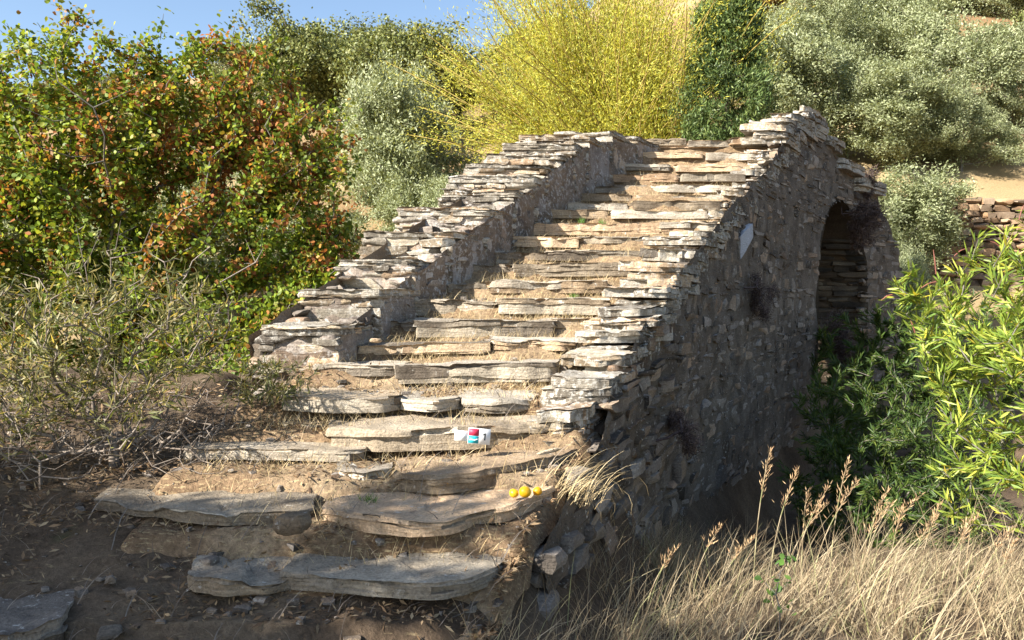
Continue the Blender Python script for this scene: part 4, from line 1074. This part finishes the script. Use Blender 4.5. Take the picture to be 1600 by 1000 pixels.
wisp('withered_shrub', 'tangle of withered stems low on the near wall', onwall(1020, 690), onwall(1035, 670) + np.array([.12, -.05, 0]), (.14, .5, .2), 380, 105, tip=.002)
# ------------------------------------------------------------------ grass, straw and litter
def blades(roots, lean, hgt, wid, rs, seg=4, curl=.5):
    n = len(roots); L = hgt; az = np.arctan2(lean[:, 1], lean[:, 0]); amt = np.linalg.norm(lean, axis=1)
    t = np.linspace(0, 1, seg + 1)
    horiz = np.stack([np.cos(az), np.sin(az), 0 * az], 1)
    side = np.stack([-np.sin(az + 1.0), np.cos(az + 1.0), 0 * az], 1)
    ang = amt[:, None] * (.35 + curl * t[None] * 1.3)
    dx = np.cumsum(np.concatenate([np.zeros((n, 1)), np.sin(ang[:, :-1]) / seg], 1), 1); dz = np.cumsum(np.concatenate([np.zeros((n, 1)), np.cos(ang[:, :-1]) / seg], 1), 1)
    c = roots[:, None] + horiz[:, None] * (dx * L[:, None])[..., None] + np.array([0, 0, 1.]) * (dz * L[:, None])[..., None]
    wv = (wid[:, None] * (1 - t[None] ** 1.5 * .9))[..., None] * side[:, None]
    V = np.stack([c - wv, c + wv], 2).reshape(n, -1, 3)
    b = (np.arange(n) * (seg + 1) * 2)[:, None]; k = np.arange(seg) * 2
    F = np.stack([b + k, b + k + 1, b + k + 3, b + k + 2], -1).reshape(-1, 4)
    return V.reshape(-1, 3), F, c
rs = np.random.RandomState(111)
def scatter(n, fx, fy):
    x = fx(n); y = fy(n); return x, y
mb = MB()
# tall tawny grass on the right foreground, in leaning tussocks
for c_ in range(100):
    yc = rs.uniform(2.7, 5.4); xc = float(Rx(yc)) + .2 + rs.rand() ** .75 * 3.0
    q_ = min(1.0, max(.22, (xc - float(Rx(yc)) - .5) / 1.0)); n = int(rs.uniform(25, 70) * q_) + 6
    x = xc + rs.normal(0, .07, n); y = yc + rs.normal(0, .07, n)
    r_ = np.stack([x, y, ground_h(x, y) + EYE - .02], 1)
    la = rs.normal(.35, .6); lb = rs.normal(-.05, .4); hm = rs.uniform(.6, 1.15)
    V, F, c = blades(r_, np.stack([rs.normal(la, .5, n), rs.normal(lb, .5, n)], 1), rs.uniform(.22, .62, n) * hm * (.65 + .4 * q_), rs.uniform(.001, .0034, n), rs, 6, rs.uniform(.5, 1.3))
    mb.add(V, F)
for c_ in range(110):
    yc = rs.uniform(2.75, 6.2); xc = float(Rx(yc)) + rs.uniform(.0, .75); n = rs.randint(10, 34)
    x = xc + rs.normal(0, .06, n); y = yc + rs.normal(0, .06, n); r_ = np.stack([x, y, ground_h(x, y) + EYE - .02], 1)
    V, F, c = blades(r_, rs.normal(0, .8, (n, 2)) + np.array([.25, 0]), rs.uniform(.12, .42, n), rs.uniform(.001, .0026, n), rs, 5, rs.uniform(.5, 1.3)); mb.add(V, F)
# short dry grass mat under it
n = 2200; y = rs.uniform(2.5, 6.2, n); x = Rx(y) + .05 + rs.rand(n) * 3.4
r_ = np.stack([x, y, ground_h(x, y) + EYE - .01], 1)
V, F, c = blades(r_, rs.normal(0, .9, (n, 2)), rs.uniform(.06, .24, n), rs.uniform(.0009, .0018, n), rs, 3, .8); mb.add(V, F)
link('dry_grass', mb.mesh('dry_grass'), M['dry_grass'], kind='stuff', label='tawny dry grass leaning over the right foreground', category='grass')
# straw on the steps and at the foot
mb = MB(); n = 17000
y = rs.uniform(3.3, 12.6, n) ** 1.0; y = 3.3 + (y - 3.3) * rs.rand(n) ** .35
u = rs.rand(n); xl_ = np.where(y < 5.4, -1.5, Lx(y)); x = xl_ + (Rx(y) - .2 - xl_) * u
f = fbm(p3(x * 2.2, y * 3.0), 77, 3) > -.12 + rs.uniform(-.2, .2, n); x, y = x[f], y[f]; n = len(x)
r_ = np.stack([x, y, fill_h(x, y) + EYE + .006 + rs.uniform(0, .012, n)], 1)
V, F, c = blades(r_, rs.normal(0, 1.6, (n, 2)), rs.uniform(.03, .12, n), rs.uniform(.0008, .0020, n), rs, 3, .25); mb.add(V, F)
# upright wisps under the risers
n = 2600; k = rs.randint(2, 21, n); y = SD[k] - rs.uniform(.0, .10, n); u = rs.rand(n); xl_ = np.where(y < 5.4, -1.3, Lx(y)); x = xl_ + (Rx(y) - .2 - xl_) * u
f = fbm(p3(x * 3.1, y * 1.0), 78, 2) > -.02; x, y = x[f], y[f]; n = len(x)
r_ = np.stack([x, y, fill_h(x, y) + EYE], 1)
V, F, c = blades(r_, rs.normal(0, .35, (n, 2)), rs.uniform(.03, .10, n), rs.uniform(.0008, .0016, n), rs, 3, .7); mb.add(V, F)
link('straw', mb.mesh('straw'), M['straw'], kind='stuff', label='dry straw and wisps of grass lying over the steps', category='straw')
# fallen leaves on the left foreground
n = 20000; y = 2.5 + rs.rand(n) ** 1.2 * 3.0; x = rs.uniform(-3.2, .5, n); x = np.minimum(x, Rx(y) - .1)
f = fbm(p3(x * 2.4, y * 2.4), 87, 3) > -.25 + rs.uniform(-.25, .35, n); x, y = x[f], y[f]; n = len(x)
zz = np.maximum(ground_h(x, y), np.where((x > -2.1) & (y > 3.0), fill_h(x, y), -9)) + EYE + .010
V, F = leaves(np.stack([x, y, zz], 1), unitv(np.concatenate([rs.normal(size=(n, 2)), rs.normal(size=(n, 1)) * .35], 1)), unitv(np.concatenate([rs.normal(size=(n, 2)) * .6, np.ones((n, 1))], 1)), rs.uniform(.015, .06, n), rs.uniform(.002, .016, n), 'lance')
link('leaf_litter', make_mesh('leaf_litter', V, F), M['litter'], kind='stuff', label='fallen leaves and twigs over the shaded earth at the left', category='litter')
rs = np.random.RandomState(131); mb = MB()
for _ in range(900):
    y_ = 2.6 + rs.rand() ** 1.3 * 4.5; x_ = rs.uniform(-2.8, float(Rx(y_)) - .1) if y_ < 5 else rs.uniform(float(Lx(y_)), float(Rx(y_)) - .3)
    ax_, ay_ = np.array([x_]), np.array([y_])
    z_ = max(float(ground_h(ax_, ay_)[0]), float(fill_h(ax_, ay_)[0]) if x_ > -1.8 and y_ > 3 else -9) + EYE
    r1 = .006 + .026 * rs.rand() ** 3; V, F = UNITS[rs.randint(28)]; V = V * np.array([r1, r1 * rs.uniform(.6, 1), r1 * rs.uniform(.4, .7)]); a_ = rs.uniform(0, 6.3)
    V = np.column_stack([V[:, 0] * math.cos(a_) - V[:, 1] * math.sin(a_), V[:, 0] * math.sin(a_) + V[:, 1] * math.cos(a_), V[:, 2]]); mb.add(V + np.array([x_, y_, z_ + r1 * .2]), F)
link('gravel', mb.mesh('gravel', 40), M['stone'], kind='stuff', label='small stones scattered over the earth and steps', category='gravel')
n = 900; y = 2.7 + rs.rand(n) * 2.6; x = np.where(rs.rand(n) < .7, rs.uniform(-3.0, -1.0, n), rs.uniform(-1.0, .3, n)); x = np.minimum(x, Rx(y) - .15)
zz = np.maximum(ground_h(x, y), np.where((x > -1.7) & (y > 3.0), fill_h(x, y), -9)) + EYE + .012
V, F, c = blades(np.stack([x, y, zz], 1), unitv(rs.normal(size=(n, 2))) * rs.uniform(1.45, 1.75, n)[:, None], .04 + .26 * rs.rand(n) ** 2, rs.uniform(.0012, .003, n), rs, 4, .5)
link('fallen_twigs', make_mesh('fallen_twigs', V, F), M['twig'], kind='stuff', label='fallen dry twigs strewn over the earth under the bush', category='twigs')
# green tufts
def tuft(px, d, h, n, L, seed, label, mat='herb'):
    rs = np.random.RandomState(seed); x = PX(px, d)
    r_ = np.stack([x + rs.normal(0, .018, n), d + rs.normal(0, .018, n), np.full(n, h + EYE)], 1)
    V, F, c = blades(r_, rs.normal(0, .6, (n, 2)), rs.uniform(.5, 1, n) * L, rs.uniform(.002, .004, n), rs, 3, .7)
    o = link('green_tuft', make_mesh('green_tuft', V - r_[0], F), M[mat]); o.location = r_[0]
    tag(o, label, 'grass tuft', 'green tufts on the steps')
tuft(908, 9.0, .82, 60, .10, 1, 'small green tuft on an upper step, nearer the left parapet')
tuft(940, 9.05, .82, 50, .09, 2, 'small green tuft on an upper step, further from the left parapet')
tuft(575, 3.75, -.93, 70, .07, 3, 'sparse green tuft on the second step behind the slab', 'herb')
tuft(895, 6.9, .02, 50, .06, 4, 'green tuft at the right end of a middle step')
# dry grass spilling over the end of the second step
rs = np.random.RandomState(106); n = 170
r_ = np.stack([PX(890, 3.95) + rs.normal(0, .07, n), 3.97 + rs.normal(0, .05, n), np.full(n, -.95 + EYE) + rs.uniform(-.03, .05, n)], 1)
V, F, c = blades(r_, np.stack([rs.normal(.9, .5, n), rs.normal(-.1, .6, n)], 1), rs.uniform(.06, .34, n), rs.uniform(.0008, .002, n), rs, 6, 1.2)
o = link('dry_tussock', make_mesh('dry_tussock', V - r_[0], F), M['straw'], kind='stuff'); o.location = r_[0]; tag(o, 'dry grass tussock spilling over the wall at the right end of the second step', 'grass')
# seed-headed stalks
def stalk(px, d, top_py, seed, lean=.25):
    rs = np.random.RandomState(seed); x = PX(px, d); z0 = gz(x, d) - .02; b = np.array([x, d, z0])
    Ht = (470 - top_py) * d / FPX + EYE - z0
    t = np.linspace(0, 1, 10); c = np.stack([lean * Ht * t ** 2.2, 0 * t, Ht * t], 1)
    root = empty('seed_stalk', b); tag(root, 'tall dry grass stalk with a feathery seed head above the tawny grass', 'grass stalk', 'seed-headed stalks in the right foreground')
    A = c; par = np.arange(-1, 9); V, F = tubes(A, par, .0028, 0, .01, 4); _link0('stem', make_mesh('stem', V, F, True), M['dry_grass'], root)
    n = 75; f = rs.uniform(.68, 1, n); pos = np.stack([np.interp(f, t, c[:, a]) for a in range(3)], 1)
    sp = (1.02 - f) * .30 + .02
    dr = unitv(np.stack([rs.normal(.35, .5, n), rs.normal(0, .5, n), np.full(n, 1.1)], 1))
    pos = pos + dr * (sp * rs.rand(n) * .5)[:, None]
    V, F = leaves(pos, dr, rs.normal(size=(n, 3)), rs.uniform(.015, .038, n), rs.uniform(.003, .0055, n), 'lance')
    _link0('seed_head', make_mesh('seed_head', V, F), M['seed'], root)
for i, (px, d, ty, ln) in enumerate([(1180, 4.3, 705, .10), (1205, 4.3, 735, .2), (1240, 4.3, 760, .3), (1270, 4.2, 755, .35), (1300, 4.4, 720, .12), (1330, 4.2, 790, .4), (1345, 4.3, 765, .25), (1390, 4.2, 795, .15), (1420, 4.2, 810, .3), (1470, 4.1, 808, .4), (1085, 4.2, 822, .35), (1255, 4.5, 770, .05), (1530, 4.0, 830, .4), (1120, 4.1, 845, .5), (1010, 3.9, 860, .4), (1360, 4.4, 775, .5), (1440, 4.3, 790, .2), (1500, 4.2, 815, .1), (1225, 4.4, 790, .45), (1560, 4.1, 850, .25)]):
    stalk(px, d, ty, 200 + i, ln)
# little green sapling in the grass
rs = np.random.RandomState(121); sp = np.array([PX(1222, 3.55), 3.55, gz(PX(1222, 3.55), 3.55) - .02])
tips = np.array([sp + np.array([rs.uniform(-.08, .08), rs.uniform(-.06, .06), rs.uniform(.15, .40)]) for _ in range(14)])
plant('sapling', 'small green-leaved sapling among the dry grass at the bottom right', 'sapling', sp, tips, [dict(per=2, spread=.01, length=.035, width=.03, kind='round', back=1, along=.5)], 'bark', 'herb', .0015, None, 121, rmax=.006, step=.06, parts=('stem', 'foliage'))

# ------------------------------------------------------------------ small things on the steps
def fruit(px, py, d, r, col, label, seed):
    V, F = box_grid(8); V = unitv(V) * np.array([1, 1, .93])
    ztop = V[:, 2].copy(); rr = np.hypot(V[:, 0], V[:, 1]); V[:, 2] -= .16 * np.exp(-(rr / .25) ** 2) * (ztop > 0)
    V = V + unitv(V) * (fbm(V * 2.2, seed, 2) * .03)[:, None]
    root_z = (470 - py) * d / FPX + EYE
    o = link('citrus_fruit', make_mesh('citrus_fruit', V * r, F, True), plain('citrus_peel_%d' % seed, col, .38, .5, 260, .12)); o.location = (PX(px, d), d, root_z)
    o.rotation_euler = (.3, .2 * seed, seed)
    tag(o, label, 'fruit', 'citrus fruits on the second step')
    ang = np.linspace(0, 2 * np.pi, 6, endpoint=False)
    V = np.concatenate([[[0, 0, .02]], np.stack([np.cos(ang), np.sin(ang), 0 * ang], 1) * .13]) * r; V[:, 2] += r * .80
    c = _link0('calyx', make_mesh('calyx', V, np.array([[0, 1 + i, 1 + (i + 1) % 6] for i in range(6)])), M['herb'], o)
fruit(803, 772, 3.72, .0215, (.70, .43, .012), 'greenish-yellow citrus fruit, leftmost of the three on the step', 1)
fruit(820.5, 770, 3.71, .0275, (.78, .42, .008), 'largest yellow-orange citrus fruit, in the middle of the three on the step', 2)
fruit(840, 769, 3.75, .0215, (.80, .36, .006), 'small orange citrus fruit standing apart, rightmost of the three on the step', 3)

def box(x0, x1, y0, y1, z0, z1):
    V = np.array([[x, y, z] for x in (x0, x1) for y in (y0, y1) for z in (z0, z1)], float)
    return V, np.array([[0, 1, 3, 2], [4, 6, 7, 5], [0, 4, 5, 1], [2, 3, 7, 6], [0, 2, 6, 4], [1, 5, 7, 3]])
sg = empty('trail_marker', H(739, 694, 4.19)); sg.rotation_euler = (R(-8), R(5.5), R(4))
tag(sg, 'small trail marker plate with red and teal squares and the number 1', 'sign')
def sgp(name, x0, x1, z0, z1, y, m, th=.002): V, F = box(x0, x1, y, y + th, z0, z1); return _link0(name, make_mesh(name, V, F), M[m], sg)
S_ = 4.19 / FPX
sgp('board', -9 * S_, 26 * S_, 0, 24.5 * S_, 0, 'white', .006)
sgp('red_square', -8.5 * S_, 7.5 * S_, 12.6 * S_, 23.6 * S_, -.002, 'red')
sgp('teal_square', -8.5 * S_, 7.5 * S_, .8 * S_, 12 * S_, -.002, 'teal')
sgp('blank_panel', -30 * S_, -9.2 * S_, 3 * S_, 19 * S_, .001, 'white', .004)
Vd = np.array([(0, 0), (2.2, 0), (2.2, 11), (.2, 11), (-2.2, 9.2), (-2.2, 7.6), (0, 8.9)]) * S_
Vn = np.concatenate([np.column_stack([Vd[:, 0] + 16.5 * S_, np.full(7, -.0015), Vd[:, 1] + 6.5 * S_]), np.column_stack([Vd[:, 0] + 16.5 * S_, np.full(7, .0), Vd[:, 1] + 6.5 * S_])])
_link0('numeral', make_mesh('numeral', Vn, [np.array([[0, 1, 2, 6], [6, 2, 3, 5], [3, 4, 5, 5]][:2]), np.array([[3, 4, 5]])]), M['black'], sg)
Vw = np.array([(-7, 6), (-3, 7.2), (2, 6.6), (6, 8.2), (6, 7.0), (2, 5.4), (-3, 5.6), (-7, 5)]) * S_
_link0('wave_mark', make_mesh('wave_mark', np.column_stack([Vw[:, 0], np.full(8, -.003), Vw[:, 1]]), [np.array([[0, 1, 6, 7], [1, 2, 5, 6], [2, 3, 4, 5]])]), M['white'], sg)

def loose(name, px, py, d, r, seed, label, cat='stone', mat='slab'):
    V, F = box_grid(6); V = V * .35 + unitv(V) * .68
    V = V + np.stack([fbm(V * 1.3 + seed * 7.7, seed + a, 3) for a in range(3)], 1) * .25
    z = (470 - py) * d / FPX + EYE
    o = link(name, make_mesh(name, V * np.array(r), F, 45), M[mat]); o.location = (PX(px, d), d, z); o.rotation_euler = (0, .1, seed)
    return tag(o, label, cat)
loose('loose_stone', 455, 820, 3.30, (.068, .05, .045), 3, 'rounded grey stone resting against the second step slabs')
loose('loose_stone', 905, 748, 4.05, (.07, .06, .05), 4, 'tan stone lodged at the right end of the third step')
loose('loose_stone', 165, 993, 2.95, (.05, .04, .012), 5, 'flat pale stone at the bottom left corner of the path')
fr_ = slab_geo([(-2.15, 2.72), (-1.75, 2.74), (-1.6, 2.95), (-1.7, 3.25), (-2.1, 3.32), (-2.5, 3.2), (-2.5, 2.85)], gz(-1.95, 3.0) + .03, .12, 900, M_=90, strata=3)
fo = link('flat_rock', make_mesh('flat_rock', fr_[0] - np.array([-1.95, 3.0, gz(-1.95, 3.0)]), fr_[1], 38), M['stone']); fo.location = (-1.95, 3.0, gz(-1.95, 3.0))
tag(fo, 'flat grey rock sunk in the shaded path at the lower left', 'stone')
loose('loose_stone', 587, 532, 5.62, (.05, .04, .015), 8, 'small flat stone on a step below the left parapet')
loose('loose_stone', 325, 880, 3.35, (.03, .03, .02), 9, 'small stone on the shaded earth left of the first step', mat='stone')
loose('short_stick', 858, 706, 4.18, (.07, .012, .010), 10, 'short pale stick lying on the third step slab', 'stick', 'slab')
